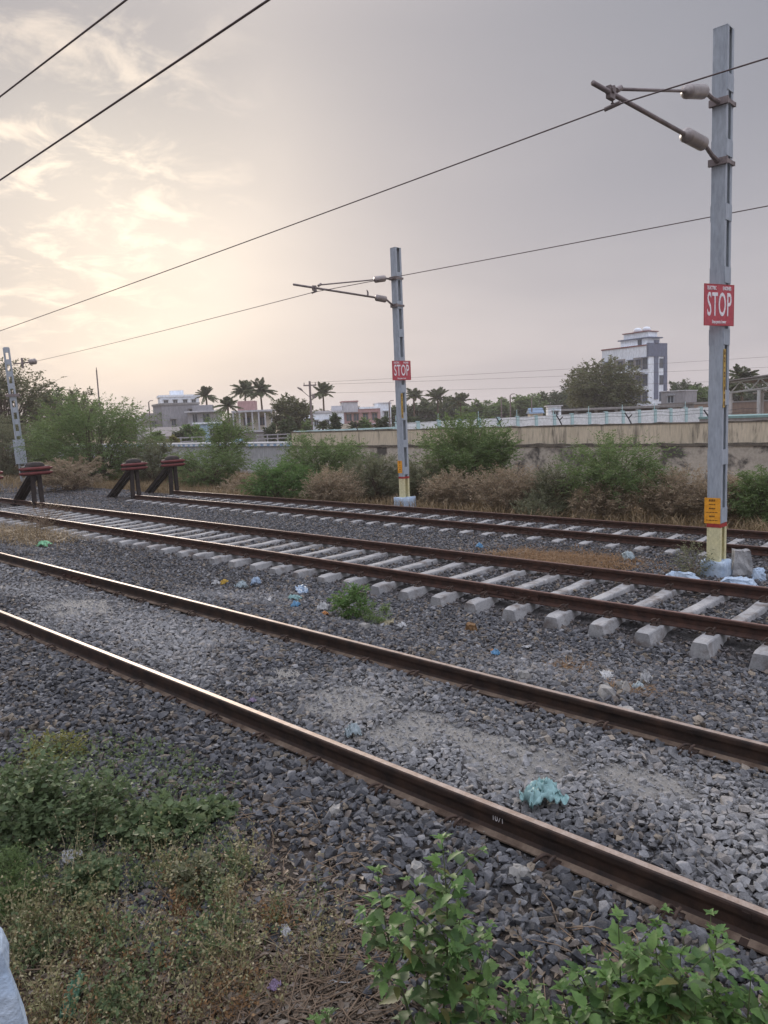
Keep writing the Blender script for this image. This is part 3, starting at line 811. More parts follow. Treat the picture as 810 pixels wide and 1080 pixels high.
# ------------------------------------------------------------------ walls behind the railway
M['cream_wall'] = surf('stained_cream_plaster', (.53, .46, .34), (.62, .54, .41), 1.3, .92, 0, .15, .4, .02, 14, (.13, .115, .095), 3.2, .54, .70, (1, 1, .16))
M['low_wall'] = surf('weathered_grey_plaster', (.40, .36, .30), (.50, .45, .375), 1.0, .92, 0, .15, .4, .02, 12, (.10, .092, .082), .85, .52, .62)
M['ledge'] = surf('dark_mouldy_ledge', (.09, .08, .068), (.17, .15, .12), 3, .95, 0, .1, .4, .02, 12)
M['grey_wall'] = surf('pale_grey_render', (.36, .37, .38), (.44, .45, .455), 1.0, .9, 0, .15, .2, .01, 8, (.24, .245, .25), 1.2, .55, .75, (1, 1, .3))
M['white_wall'] = surf('pale_boundary_panel', (.60, .62, .62), (.68, .70, .70), .6, .9, 0, .15, .2, .01, 6, (.36, .36, .35), .8, .58, .75)
M['teal'] = surf('teal_post_paint', (.36, .51, .52), (.42, .58, .58), 1.5, .8, 0, .2, 0)
M['black'] = surf('dark_bracket_steel', (.03, .03, .03), (.05, .05, .05), 6, .6, .2, .3, 0)
def rough_strip(mb, x0, x1, y0, y1, z0, z1, step, seed, amp=.03, mi=0):
    rg = np.random.default_rng(seed); n = max(2, int((y1-y0)/step)); yy = np.linspace(y0, y1, n+1); zt_ = z1+rg.normal(0, amp, n+1)
    vs = []; fs = []
    for y, z in zip(yy, zt_): vs += [(x0, y, z0), (x0, y, z), (x1, y, z), (x1, y, z0)]
    for i in range(n):
        for k in range(3): fs.append((i*4+k, (i+1)*4+k, (i+1)*4+k+1, i*4+k+1))
    fs += [(0, 1, 2, 3), tuple(n*4+k for k in (3, 2, 1, 0))]
    mb.add(vs, fs, mi)
WX = 28.0
T = thing('boundary_wall', 'long stained cream plaster wall running behind the bushes on the right', 'wall', (WX, 20, -1.0))
def wl_(mb): mb.M = Matrix.Translation((-WX, -20, 1.0)); return mb
mb = wl_(MB()); rough_strip(mb, WX-.12, WX+.4, -2, 34.2, -1.4, .70, .5, 1, .02); mb.build('lower_wall', M['low_wall'], T)
mb = wl_(MB()); rough_strip(mb, WX-.16, WX+.3, -2, 34.2, .705, .81, .35, 2, .02); mb.build('ledge', M['ledge'], T)
mb = wl_(MB()); rough_strip(mb, WX, WX+.28, -2, 34.2, .80, 1.545, .5, 3, .012); mb.build('upper_wall', M['cream_wall'], T)
mb = wl_(MB()); rough_strip(mb, WX-.02, WX+.30, -2, 34.2, 1.53, 1.585, .3, 4, .014); mb.build('coping', M['ledge'], T)
for k in range(9):
    y = 10.7+3.05*k
    if y > 32: break
    mb = wl_(MB()); mb.tube([(WX+.14, y-.13, 1.56), (WX+.14, y, 1.80), (WX+.14, y+.14, 2.0)], .028, 5); mb.tube([(WX+.14, y-.02, 1.80), (WX+.14, y-.16, 1.93)], .024, 5); mb.build('wire_bracket', M['black'], T)
for z_, dy in ((1.98, .13), (1.86, .05)):
    mb = wl_(MB()); mb.tube([(WX+.14, 9+u*.5, z_+.03*math.sin(u*1.9)) for u in range(47)], .006, 4); mb.build('barbed_wire', M['black'], T)
# grey retaining wall with a blue-white parapet rail further along
zt = float(Ax(302, 466.5, WX)[2])
T = thing('retaining_wall', 'pale grey rendered wall with blue and white parapet seen between the left bushes', 'wall', (WX, 55, -1.0))
def wg_(mb): mb.M = Matrix.Translation((-WX, -55, 1.0)); return mb
mb = wg_(MB()); rough_strip(mb, WX, WX+.3, 34.4, 78, -1.4, zt-.22, .8, 5, .004); mb.build('wall', M['grey_wall'], T)
M['par_blue'] = surf('parapet_blue', (.26, .38, .55), (.33, .45, .60), 2, .8, 0, .2, 0)
M['par_white'] = surf('parapet_white', (.66, .68, .70), (.74, .75, .76), 2, .8, 0, .2, 0)
mb = wg_(MB()); mb.box(WX-.08, WX+.38, 34.4, 78, zt-.22, zt-.06); mb.build('parapet_rail', M['par_blue'], T)
mb = wg_(MB())
for k in range(70): mb.box(WX-.11, WX-.075, 34.6+.62*k, 34.9+.62*k, zt-.20, zt-.08)
mb.build('parapet_block', M['par_white'], T)
mb = wg_(MB()); mb.box(WX-.1, WX+.4, 34.4, 78, zt-.06, zt+.02); mb.build('coping', M['par_white'], T)
# white compound wall with teal posts behind
A_ = Ad(418, 440, 56); B_ = Ad(770, 430, 76)
za = float(Ad(430, 446.0, 57)[2]); zb = float(Ad(765, 428.5, 75.7)[2])
A_ = Vector((A_[0], A_[1], -1)); B_ = Vector((B_[0], B_[1], -1)); dv_ = (B_-A_); L = dv_.length; ang = math.atan2(dv_.y, dv_.x)
T = thing('compound_wall', 'pale compound wall with teal painted posts beyond the stained cream wall', 'wall', A_, ang)
mb = MB(); mb.add([(x, y, z) for x, zz in ((0, za+1), (L, zb+1)) for y in (0, .2) for z in (-.3, zz)], [(0, 1, 3, 2), (4, 6, 7, 5), (0, 4, 5, 1), (2, 3, 7, 6), (1, 5, 7, 3), (0, 2, 6, 4)])
mb.build('wall_panel', M['white_wall'], T)
npst = 19
for k in range(npst+1):
    x = L*k/npst; zz = za+(zb-za)*k/npst+1.04
    mb = MB(); mb.box(x-.13, x+.13, -.08, -.001, -.3, zz); mb.box(x-.1, x+.1, -.1, .25, zz, zz+.05); mb.build('post', M['teal'], T)
for dz_ in (.28, .5):
    mb = MB(); mb.tube([(L*u/40, .1, za+(zb-za)*u/40+1+dz_) for u in range(41)], .012, 4); mb.build('strand', M['black'], T)
for k in range(0, npst+1, 2):
    x = L*k/npst; zz = za+(zb-za)*k/npst+1.04
    mb = MB(); mb.tube([(x, .1, zz), (x, .1, zz+.55)], .03, 5); mb.build('stanchion', M['teal'], T)

# ------------------------------------------------------------------ buildings
def paint(nm, c, st=None): 
    return surf(nm, tuple(v*.93 for v in c), c, .4, .85, 0, .2, .1, .01, 4, st or tuple(v*.72 for v in c), .5, .6, .8, (1, 1, .35))
M['b_white'] = paint('white_wall_paint', (.76, .81, .86)); M['b_slate'] = paint('slate_wall_paint', (.15, .17, .23))
M['b_trim'] = paint('brown_red_trim', (.22, .09, .09)); M['b_grey'] = paint('bare_grey_render', (.29, .285, .295))
M['b_pale'] = paint('pale_house_paint', (.50, .50, .52)); M['b_blue'] = paint('light_blue_paint', (.36, .50, .64))
M['b_pink'] = paint('dusty_pink_paint', (.42, .26, .25)); M['b_cream'] = paint('cream_house_paint', (.55, .50, .40))
M['b_edge'] = paint('muted_teal_edge', (.20, .31, .30)); M['b_roofblue'] = paint('grey_blue_roof', (.22, .30, .40)); M['b_tin'] = paint('tin_roof_sheet', (.26, .235, .22)); M['b_conc'] = paint('raw_concrete', (.27, .26, .25)); M['b_brown'] = paint('brown_brick_wall', (.24, .18, .145))
M['glass'] = surf('dark_window_glass', (.05, .065, .08), (.08, .095, .11), .6, .25, 0, .5, 0)
M['frame'] = paint('window_frame_paint', (.42, .45, .48)); M['steel_w'] = paint('pale_steel', (.50, .48, .46))
def bld(name, label, px, dist, rz_off=0.0, cat='house', z=-1.0):
    p = Ad(px, 440, dist); az = math.atan2(p[0], p[1])
    return thing(name, label, cat, (p[0], p[1], z), -az+rz_off)
def bx(T, name, mat, x0, x1, y0, y1, z0, z1):
    mb = MB(); mb.box(x0, x1, y0, y1, z0, z1); return mb.build(name, M[mat], T)
def win(T, x, z, w, h, y=0.0, fr='frame', side=None):
    """window with a sill and frame standing just proud of the wall; front face y or side face x=const"""
    mb = MB(); pb = MB()
    if side is None:
        for a in ((x-w/2-.08, x-w/2, z-h/2-.08, z+h/2+.08), (x+w/2, x+w/2+.08, z-h/2-.08, z+h/2+.08), (x-w/2, x+w/2, z+h/2, z+h/2+.08), (x-w/2, x+w/2, z-h/2-.08, z-h/2), (x-.03, x+.03, z-h/2, z+h/2)):
            mb.box(a[0], a[1], y-.08, y-.002, a[2], a[3])
        mb.box(x-w/2-.2, x+w/2+.2, y-.35, y-.003, z+h/2+.12, z+h/2+.2)
        pb.box(x-w/2, x+w/2, y-.03, y-.004, z-h/2, z+h/2)
    else:
        for a in ((x-w/2-.08, x-w/2, z-h/2-.08, z+h/2+.08), (x+w/2, x+w/2+.08, z-h/2-.08, z+h/2+.08), (x-w/2, x+w/2, z+h/2, z+h/2+.08), (x-w/2, x+w/2, z-h/2-.08, z-h/2)):
            mb.box(side+.002, side+.08, a[0], a[1], a[2], a[3])
        pb.box(side+.004, side+.03, x-w/2, x+w/2, z-h/2, z+h/2)
    f = mb.build('window', M[fr], T); pb.build('pane', M['glass'], f)
# tall white and slate building
T = bld('apartment_building', 'tall white and slate blue building rising behind the trees on the right', 684, 149, rad(-37), 'building')
UW, VW, HT = 10.7, 5.1, 14.3
bx(T, 'wall', 'b_white', -UW, 0, 0, VW, -.5, HT)
bx(T, 'parapet_trim', 'b_trim', -UW-.12, -.3, -.12, .15, HT+.002, HT+.22)
bx(T, 'slate_band', 'b_slate', -.35, .14, -.14, VW+.14, HT-2.0, HT+.45)
bx(T, 'slate_fin', 'b_slate', .003, .16, VW-.75, VW+.16, -.5, HT-2.003)
bx(T, 'slate_strip', 'b_slate', .003, .12, 1.5, 2.7, 4.5, HT-2.003)
bx(T, 'slate_panel', 'b_slate', .003, .10, 1.4, VW-.753, .3, 1.0)
bx(T, 'roof_knob', 'b_slate', -.2, .3, 1.7, 2.6, HT+.452, HT+1.0)
for z in (11.1, 8.05, 5.0, 1.95):
    win(T, -.75, z, .9, 1.9, fr='b_slate')
    win(T, VW-1.45, z, 1.0, 1.6, side=0.0, fr='b_slate')
    win(T, -4.0, z, 1.0, 1.4, fr='b_slate'); win(T, -9.3, z, 1.5, 1.6, fr='b_slate')
    for x, w in ((-2.35, 2.1), (-6.5, 2.6)):
        bx(T, 'balcony_recess', 'b_conc', x-w/2, x+w/2, -.012, -.002, z-1.2, z+1.2)
        win(T, x+.15, z-.1, .9, 1.5, y=-.02, fr='b_slate')
        bx(T, 'balcony_rail', 'b_white', x-w/2-.1, x+w/2+.1, -.9, -.8, z-1.5, z-.75); bx(T, 'balcony_slab', 'b_pale', x-w/2-.1, x+w/2+.1, -.9, -.013, z-1.62, z-1.5)
bx(T, 'stair_cabin', 'b_white', -7.4, -1.2, 1.4, 4.8, HT, HT+1.45); bx(T, 'cabin_slab', 'b_slate', -7.8, -.6, 1.0, 5.0, HT+1.453, HT+1.65)
bx(T, 'tank_room', 'b_white', -7.0, -1.6, 1.8, 4.6, HT+1.653, HT+2.7); bx(T, 'tank_slab', 'b_trim', -7.2, -1.4, 1.6, 4.8, HT+2.703, HT+2.85)
win(T, -3.0, HT+.75, .7, 1.0, y=1.4, fr='b_slate')
for x in (-4.9, -2.9):
    mb = MB(); mb.tube([(x, 3.2, HT+2.852), (x, 3.2, HT+3.4), (x, 3.2, HT+3.65), (x, 3.2, HT+3.75)], [.75, .75, .55, .15], 14); mb.build('roof_tank', M['b_white'], T, True)
# low raw concrete block in front of it
T = bld('unfinished_building', 'low raw concrete building with dark openings below the tall white building', 650, 100, rad(6), 'building')
bx(T, 'wall', 'b_conc', -7.5, 7.5, .6, 7, -.5, 2.3); bx(T, 'roof_slab', 'b_conc', -7.9, 7.9, -.3, 7.3, 3.05, 3.35)
for k in range(7): bx(T, 'column', 'b_conc', -7.5+2.45*k, -7.15+2.45*k, .0, .4, -.5, 3.047)
bx(T, 'back_wall', 'b_brown', -7.4, 7.4, 6.4, 6.7, 2.303, 3.047)
T = bld('outbuilding', 'small grey rendered block at the foot of the tall building on the right', 710, 128, rad(-20), 'building')
bx(T, 'wall', 'b_grey', -1.9, 1.9, 0, 5, -.5, 5.4); bx(T, 'parapet', 'b_pale', -2.0, 2.0, -.15, 5.15, 5.403, 5.55); win(T, -.4, 4.2, .9, 1.0)
T = bld('shed', 'grey flat roofed shed right of the raw concrete building', 735, 118, rad(-8), 'shed')
bx(T, 'wall', 'b_conc', -5, 4, 0, 5, -.5, 3.4); bx(T, 'roof', 'b_tin', -5.3, 4.3, -.4, 5.3, 3.403, 3.6); win(T, -2, 2.4, 1.2, 1.0)
T = bld('hut', 'small hut with a blue tin roof beyond the compound wall', 566, 92, rad(10), 'hut')
bx(T, 'wall', 'b_cream', -.75, .75, 0, 1.8, -.5, 3.0)
mb = MB(); mb.add([(-.9, -.25, 2.95), (.9, -.25, 2.95), (.9, 2.0, 2.95), (-.9, 2.0, 2.95), (-.85, .9, 3.6), (.85, .9, 3.6)], [(0, 1, 5, 4), (1, 2, 5), (2, 3, 4, 5), (3, 0, 4), (3, 2, 1, 0)]); mb.build('roof', M['b_roofblue'], T)
T = bld('hut', 'narrow white hut left of the raw concrete building', 585, 97, rad(8), 'hut')
bx(T, 'wall', 'b_white', -.8, .8, 0, 2, -.5, 3.7); bx(T, 'roof', 'b_pale', -1.0, 1.0, -.2, 2.2, 3.703, 3.85); win(T, .1, 2.6, .6, .9)

# left housing
T = bld('house', 'bare grey rendered house with flat roof, leftmost large house', 190, 118, rad(12))
bx(T, 'wall', 'b_grey', -2.6, 2.9, 0, 7, -.5, 6.3); bx(T, 'parapet', 'b_conc', -2.75, 3.05, -.15, 7.15, 6.303, 6.6)
bx(T, 'wing', 'b_conc', -4.6, -2.603, .8, 6, -.5, 5.2); win(T, -1.0, 3.7, .6, .8, fr='b_conc'); win(T, 1.8, 5.1, .7, .8, fr='b_conc'); win(T, -3.7, 3.6, .5, .7, y=.8, fr='b_conc')
T = bld('house', 'white upper storey house showing above the bare grey house', 193, 150, rad(5))
bx(T, 'wall', 'b_white', -4.0, 3.2, 0, 6, -.5, 8.6); bx(T, 'parapet', 'b_white', -4.2, 3.4, -.2, 6.2, 8.603, 9.0); bx(T, 'stair_cabin', 'b_white', -1.8, .6, 2, 5, 9.003, 9.9)
for x in (-2.9, -1.2, .6, 2.2): win(T, x, 7.5, .7, 1.0)
T = bld('house', 'pale house with a balcony right of the bare grey house', 216, 114, rad(-6))
bx(T, 'wall', 'b_pale', -2.4, 2.0, 0, 6, -.5, 5.0); bx(T, 'balcony', 'b_grey', -2.4, 1.2, -1.2, -.003, 2.6, 3.5); bx(T, 'roof_slab', 'b_pale', -2.7, 2.2, -1.3, 6.2, 5.003, 5.2); win(T, .2, 4.2, .9, 1.1); win(T, -1.4, 4.2, .6, 1.1)
bx(T, 'stair_cabin', 'b_grey', -2.0, .9, 2.5, 5.0, 5.203, 6.1)
T = bld('house', 'low light blue painted house among the garden trees', 217, 98, rad(-4))
bx(T, 'wall', 'b_blue', -1.5, 1.7, 0, 4, -.5, 3.3); bx(T, 'roof_slab', 'b_white', -1.7, 1.9, -.3, 4.2, 3.303, 3.5); win(T, .7, 2.2, .6, .8); bx(T, 'door', 'b_white', -1.0, -.3, -.05, -.002, -.3, 2.0)
T = bld('house', 'far left small pale house with flat roof', 168, 126, rad(14))
bx(T, 'wall', 'b_pale', -2.6, 2.0, 0, 5, -.5, 4.6); bx(T, 'parapet', 'b_white', -2.7, 2.1, -.1, 5.1, 4.603, 4.9); win(T, -1.4, 3.1, .7, .8); win(T, .9, 3.1, .7, .8)
T = bld('shed', 'tin roofed row of sheds below the bare grey house', 174, 104, rad(8), 'shed')
bx(T, 'wall', 'b_conc', -2.6, 2.4, 0, 4, -.5, 1.9)
mb = MB(); mb.add([(-2.9, -.5, 1.8), (2.7, -.5, 1.8), (2.7, 4.3, 3.0), (-2.9, 4.3, 3.0), (-2.9, -.5, 1.9), (2.7, -.5, 1.9), (2.7, 4.3, 3.1), (-2.9, 4.3, 3.1)], [(0, 3, 2, 1), (4, 5, 6, 7), (0, 1, 5, 4), (1, 2, 6, 5), (2, 3, 7, 6), (3, 0, 4, 7)]); mb.build('roof', M['b_tin'], T)
T = bld('house', 'house with a colonnaded veranda under the twin palms', 266, 108, rad(-7))
bx(T, 'wall', 'b_cream', -2.4, 2.6, 1.3, 6, -.5, 4.7); bx(T, 'roof_slab', 'b_pale', -2.8, 2.9, -.3, 6.2, 4.703, 4.95); bx(T, 'veranda_floor', 'b_pale', -2.8, 2.9, -.3, 1.297, 1.9, 2.15)
for k in range(7): bx(T, 'column', 'b_pale', -2.7+.88*k, -2.5+.88*k, -.2, 0, 2.153, 4.70)
bx(T, 'base_wall', 'b_conc', -2.6, 2.7, -.1, .1, -.5, 1.897); bx(T, 'upper_room', 'b_pink', -2.2, .2, 2, 5, 4.953, 6.3); win(T, -.9, 3.4, .8, 1.1, y=1.3, fr='b_brown'); win(T, 1.2, 3.4, .8, 1.1, y=1.3, fr='b_brown')
T = bld('house', 'white flat roofed house with small dark openings behind the lamp pole', 342, 112, rad(-3))
bx(T, 'wall', 'b_white', -3.2, 2.8, 0, 6, -.5, 4.2); bx(T, 'parapet', 'b_pale', -3.35, 2.95, -.15, 6.15, 4.203, 4.5)
for x in (-2.3, -1.2, .4): win(T, x, 2.7, .5, .8)
bx(T, 'stair_cabin', 'b_pale', 1.0, 2.6, 2, 5, 4.503, 5.2)
T = bld('house', 'dusty pink house with a higher block at its left end', 382, 116, rad(6))
bx(T, 'wall', 'b_pink', -2.8, 2.8, 0, 6, -.5, 4.6); bx(T, 'parapet', 'b_white', -.4, 2.9, -.12, 6.1, 4.603, 4.9); bx(T, 'block', 'b_pale', -2.9, -.6, -.15, 4, 4.2, 5.7); bx(T, 'block_slab', 'b_pink', -3.0, -.5, -.3, 4.2, 5.703, 5.9)
for x in (-2.0, -.9, .5, 1.9): win(T, x, 3.4, .7, 1.0, fr='b_brown')
bx(T, 'ledge', 'b_white', -2.9, 2.9, -.5, -.003, 2.2, 2.35)
T = bld('house', 'pale narrow house at the right end of the house row', 406, 119, rad(9))
bx(T, 'wall', 'b_white', -1.0, 1.0, 0, 5, -.5, 5.3); bx(T, 'parapet', 'b_pale', -1.1, 1.1, -.1, 5.1, 5.303, 5.5); win(T, .2, 3.6, .6, .9)
T = bld('garden_wall', 'cream garden wall with a dark arched gate below the pink house', 368, 96, rad(0), 'wall')
bx(T, 'wall', 'b_cream', -1.6, 2.4, 0, .3, -.5, 2.6); bx(T, 'gate', 'glass', .9, 1.45, -.04, -.002, -.4, 1.6)
mb = MB(); mb.tube([(1.175, -.04, 1.6), (1.175, -.002, 1.6)], .275, 12); mb.build('gate_arch', M['glass'], T)
T = bld('water_tank', 'small pale blue rounded tank beside the colonnaded house', 250, 92, 0, 'tank')
mb = MB(); mb.tube([(0, 0, 0), (0, 0, 1.1), (0, 0, 1.35), (0, 0, 1.45)], [.8, .8, .6, .2], 14); mb.build('tank_body', M['b_blue'], T, True); bx(T, 'stand', 'b_white', -.9, .9, -.9, .9, -.5, -.003)
def fence_rail(label, pxa, pxb, dist, zt, mat, step=1.1):
    a = Ad(pxa, 440, dist); b = Ad(pxb, 440, dist); a = Vector((a[0], a[1], -1)); b = Vector((b[0], b[1], -1)); d = b-a; L = d.length
    T = thing('fence', label, 'fence', a, math.atan2(d.y, d.x)); zt = zt+1
    n = int(L/step)
    for k in range(n+1): bx(T, 'post', mat, k*step-.07, k*step+.07, -.07, .07, -.3, zt)
    for z in (zt-.15, zt-.55): bx(T, 'rail', mat, -.1, L, -.04, .04, z, z+.12)
    return T
fence_rail('grey white post and rail fence in front of the light blue house', 165, 216, 80, float(Ad(190, 463, 80)[2])+.2, 'b_grey')
fence_rail('grey white post and rail fence below the colonnaded house', 270, 305, 84, float(Ad(288, 460, 84)[2])+.25, 'b_grey')
fence_rail('teal fence along the top of the wall below the white house', 310, 420, 62, float(Ad(365, 452, 62)[2]), 'teal', 1.6)

# lattice steel shed at the right edge
T = bld('platform_shed', 'open steel lattice girder shed at the right edge behind the tall mast', 800, 62, rad(-25), 'shed')
zc = float(Ad(790, 408, 62)[2])+1
for yy in (0, 5.0):
    mb = MB(); n = 16
    for z in (0, .75):
        mb.tube([(-2.8+.72*k, yy, zc-.4+z+.055*k) for k in range(n+1)], .07, 5)
    for k in range(n):
        a = (-2.8+.72*k, yy, zc-.4+.055*k+(0 if k % 2 else .75)); b = (-2.8+.72*(k+1), yy, zc-.4+.055*(k+1)+(.75 if k % 2 else 0)); mb.tube([a, b], .05, 5)
    mb.build('lattice_girder', M['steel_w'], T)
    for k in range(5): bx(T, 'column', 'steel_w', -2.2+2.1*k, -2.0+2.1*k, yy-.1, yy+.1, -.3, zc-.4+.15*k)
mb = MB(); mb.add([(-3.1, -.6, zc+.42), (9, -.6, zc+1.3), (9, 5.6, zc+1.3), (-3.1, 5.6, zc+.42), (-3.1, -.6, zc+.5), (9, -.6, zc+1.38), (9, 5.6, zc+1.38), (-3.1, 5.6, zc+.5)], [(0, 3, 2, 1), (4, 5, 6, 7), (0, 1, 5, 4), (1, 2, 6, 5), (2, 3, 7, 6), (3, 0, 4, 7)]); mb.build('roof_sheet', M['b_tin'], T)
T = bld('brick_wall', 'brown brick wall standing behind the lattice shed columns', 795, 74, rad(-12), 'wall')
bx(T, 'wall', 'b_brown', -5, 9, 0, .3, -.5, float(Ad(790, 424, 74)[2])+1); bx(T, 'coping', 'b_conc', -5.05, 9.05, -.05, .35, float(Ad(790, 424, 74)[2])+1.003, float(Ad(790, 424, 74)[2])+1.12)
T = bld('platform', 'low teal edged platform below the lattice shed', 800, 54, rad(-12), 'platform')
zpl = float(Ad(795, 438, 54)[2])+1
bx(T, 'deck', 'b_conc', -3.6, 9, 0, 6, -.5, zpl-.15); bx(T, 'edge', 'b_edge', -3.65, 9, -.05, 6.05, zpl-.147, zpl)

# utility pole with crossarm and street lamp, and far thin poles
def pole(name, label, px, py0, dist, r, cat='pole'):
    p = Ad(px, 440, dist); z0 = -1.0; h = float(Ad(px, py0, dist)[2])-z0
    az = math.atan2(p[0], p[1]); T = thing(name, label, cat, (p[0], p[1], z0), -az)
    mb = MB(); mb.tube([(0, 0, -.3), (0, 0, h)], [r, r*.75], 8); mb.build('pole_shaft', M['galv'], T); return T, h
T, h = pole('utility_pole', 'wooden utility pole with crossarm and a lamp arm behind the cream wall', 328.5, 402, 90, .16)
UPX = T.location.copy(); UPH = h-1.0
bx(T, 'crossarm', 'galv', -.75, .75, -.08, .08, h-.55, h-.40)
mb = MB()
for x in (-.65, 0, .65): mb.tube([(x, 0, h-.40), (x, 0, h-.15)], .06, 6)
mb.build('pin_insulator', M['insul'], T)
mb = MB(); mb.tube([(0, 0, h-1.9), (-.6, 0, h-1.35), (-1.0, 0, h-1.0)], .045, 6); mb.build('lamp_arm', M['galv'], T)
mb = MB(); mb.tube([(-.85, 0, h-1.08), (-1.1, 0, h-.86), (-1.45, 0, h-.66)], [.06, .13, .07], 7); mb.build('lamp_head', M['galv'], T)
mb = MB(); mb.box(.2, .5, -.15, .15, h-2.0, h-1.5); mb.build('switch_box', M['galv'], T)
for px, py, d, lb in ((106, 390, 88, 'thin dark rod pole rising above the big left bush'), (158, 424, 92, 'short pole with a bent arm left of the bare grey house'), (538.5, 417, 84, 'taller thin pole before the far tree line'), (529, 421, 88, 'shorter thin pole before the far tree line'), (561, 419, 92, 'thin pole left of the blue roofed hut'), (411, 424, 80, 'slender pole at the right end of the house row')):
    T, h = pole('lamp_post', lb, px, py, d, .09)
    mb = MB(); mb.tube([(0, 0, h), (.18, 0, h+.14), (.5, 0, h+.16)] if px != 106 else [(0, 0, h), (0, 0, h+.25)], .045, 6); mb.build('lamp_arm', M['galv'], T)
for k, (dz, pyr, lb) in enumerate(((-.15, 376, 'upper faint power line running right from the lamp pole'), (-.4, 387, 'middle faint power line running right from the lamp pole'), (-1.4, 400, 'lowest faint power line running right from the lamp pole'))):
    a = Vector((UPX.x, UPX.y, UPH+dz)); b = Vector(Ad(815, pyr, 95))
    wire(lb, [a, b], .013, .04)
# ------------------------------------------------------------------ vegetation
M['bark'] = surf('grey_brown_bark', (.085, .062, .045), (.14, .105, .08), 8, .9, 0, .15, .3, .01, 40)
M['twig'] = surf('pale_dry_twig', (.16, .115, .078), (.23, .17, .12), 8, .9, 0, .15, 0)
M['stem_g'] = surf('green_stem', (.06, .085, .03), (.10, .12, .05), 8, .8, 0, .2, 0)
M['lf_mesq'] = leafmat('feathery_green_leaves', [(.115, .17, .055), (.155, .22, .078), (.13, .19, .065), (.20, .26, .11), (.085, .14, .05)], .45)
M['lf_bright'] = leafmat('bright_green_leaves', [(.09, .175, .045), (.13, .22, .065), (.08, .155, .042), (.17, .25, .09)], .45)
M['lf_grey'] = leafmat('grey_green_leaves', [(.15, .165, .09), (.20, .205, .12), (.115, .13, .07), (.25, .24, .15)], .42)
M['lf_dry'] = leafmat('dry_brown_leaves', [(.30, .225, .145), (.36, .28, .185), (.24, .185, .12), (.42, .335, .235), (.25, .22, .13)], .4)
M['lf_dark'] = leafmat('dark_tree_leaves', [(.055, .085, .036), (.085, .12, .048), (.048, .072, .032), (.11, .14, .06)])
M['lf_olive'] = leafmat('olive_tree_leaves', [(.11, .125, .055), (.15, .16, .075), (.085, .10, .045), (.19, .18, .095)])
M['lf_palm'] = leafmat('palm_leaflets', [(.08, .105, .05), (.115, .14, .065), (.15, .155, .08)])
M['lf_yel'] = leafmat('yellowing_leaves', [(.20, .19, .05), (.15, .17, .05), (.26, .23, .07)])
M['grass_dry'] = leafmat('dry_straw_blades', [(.20, .14, .07), (.28, .20, .105), (.15, .11, .055), (.34, .25, .14)], .3)
M['grass_rust'] = leafmat('rusty_dead_blades', [(.22, .125, .055), (.28, .165, .075), (.17, .10, .05), (.32, .20, .10)], .3)

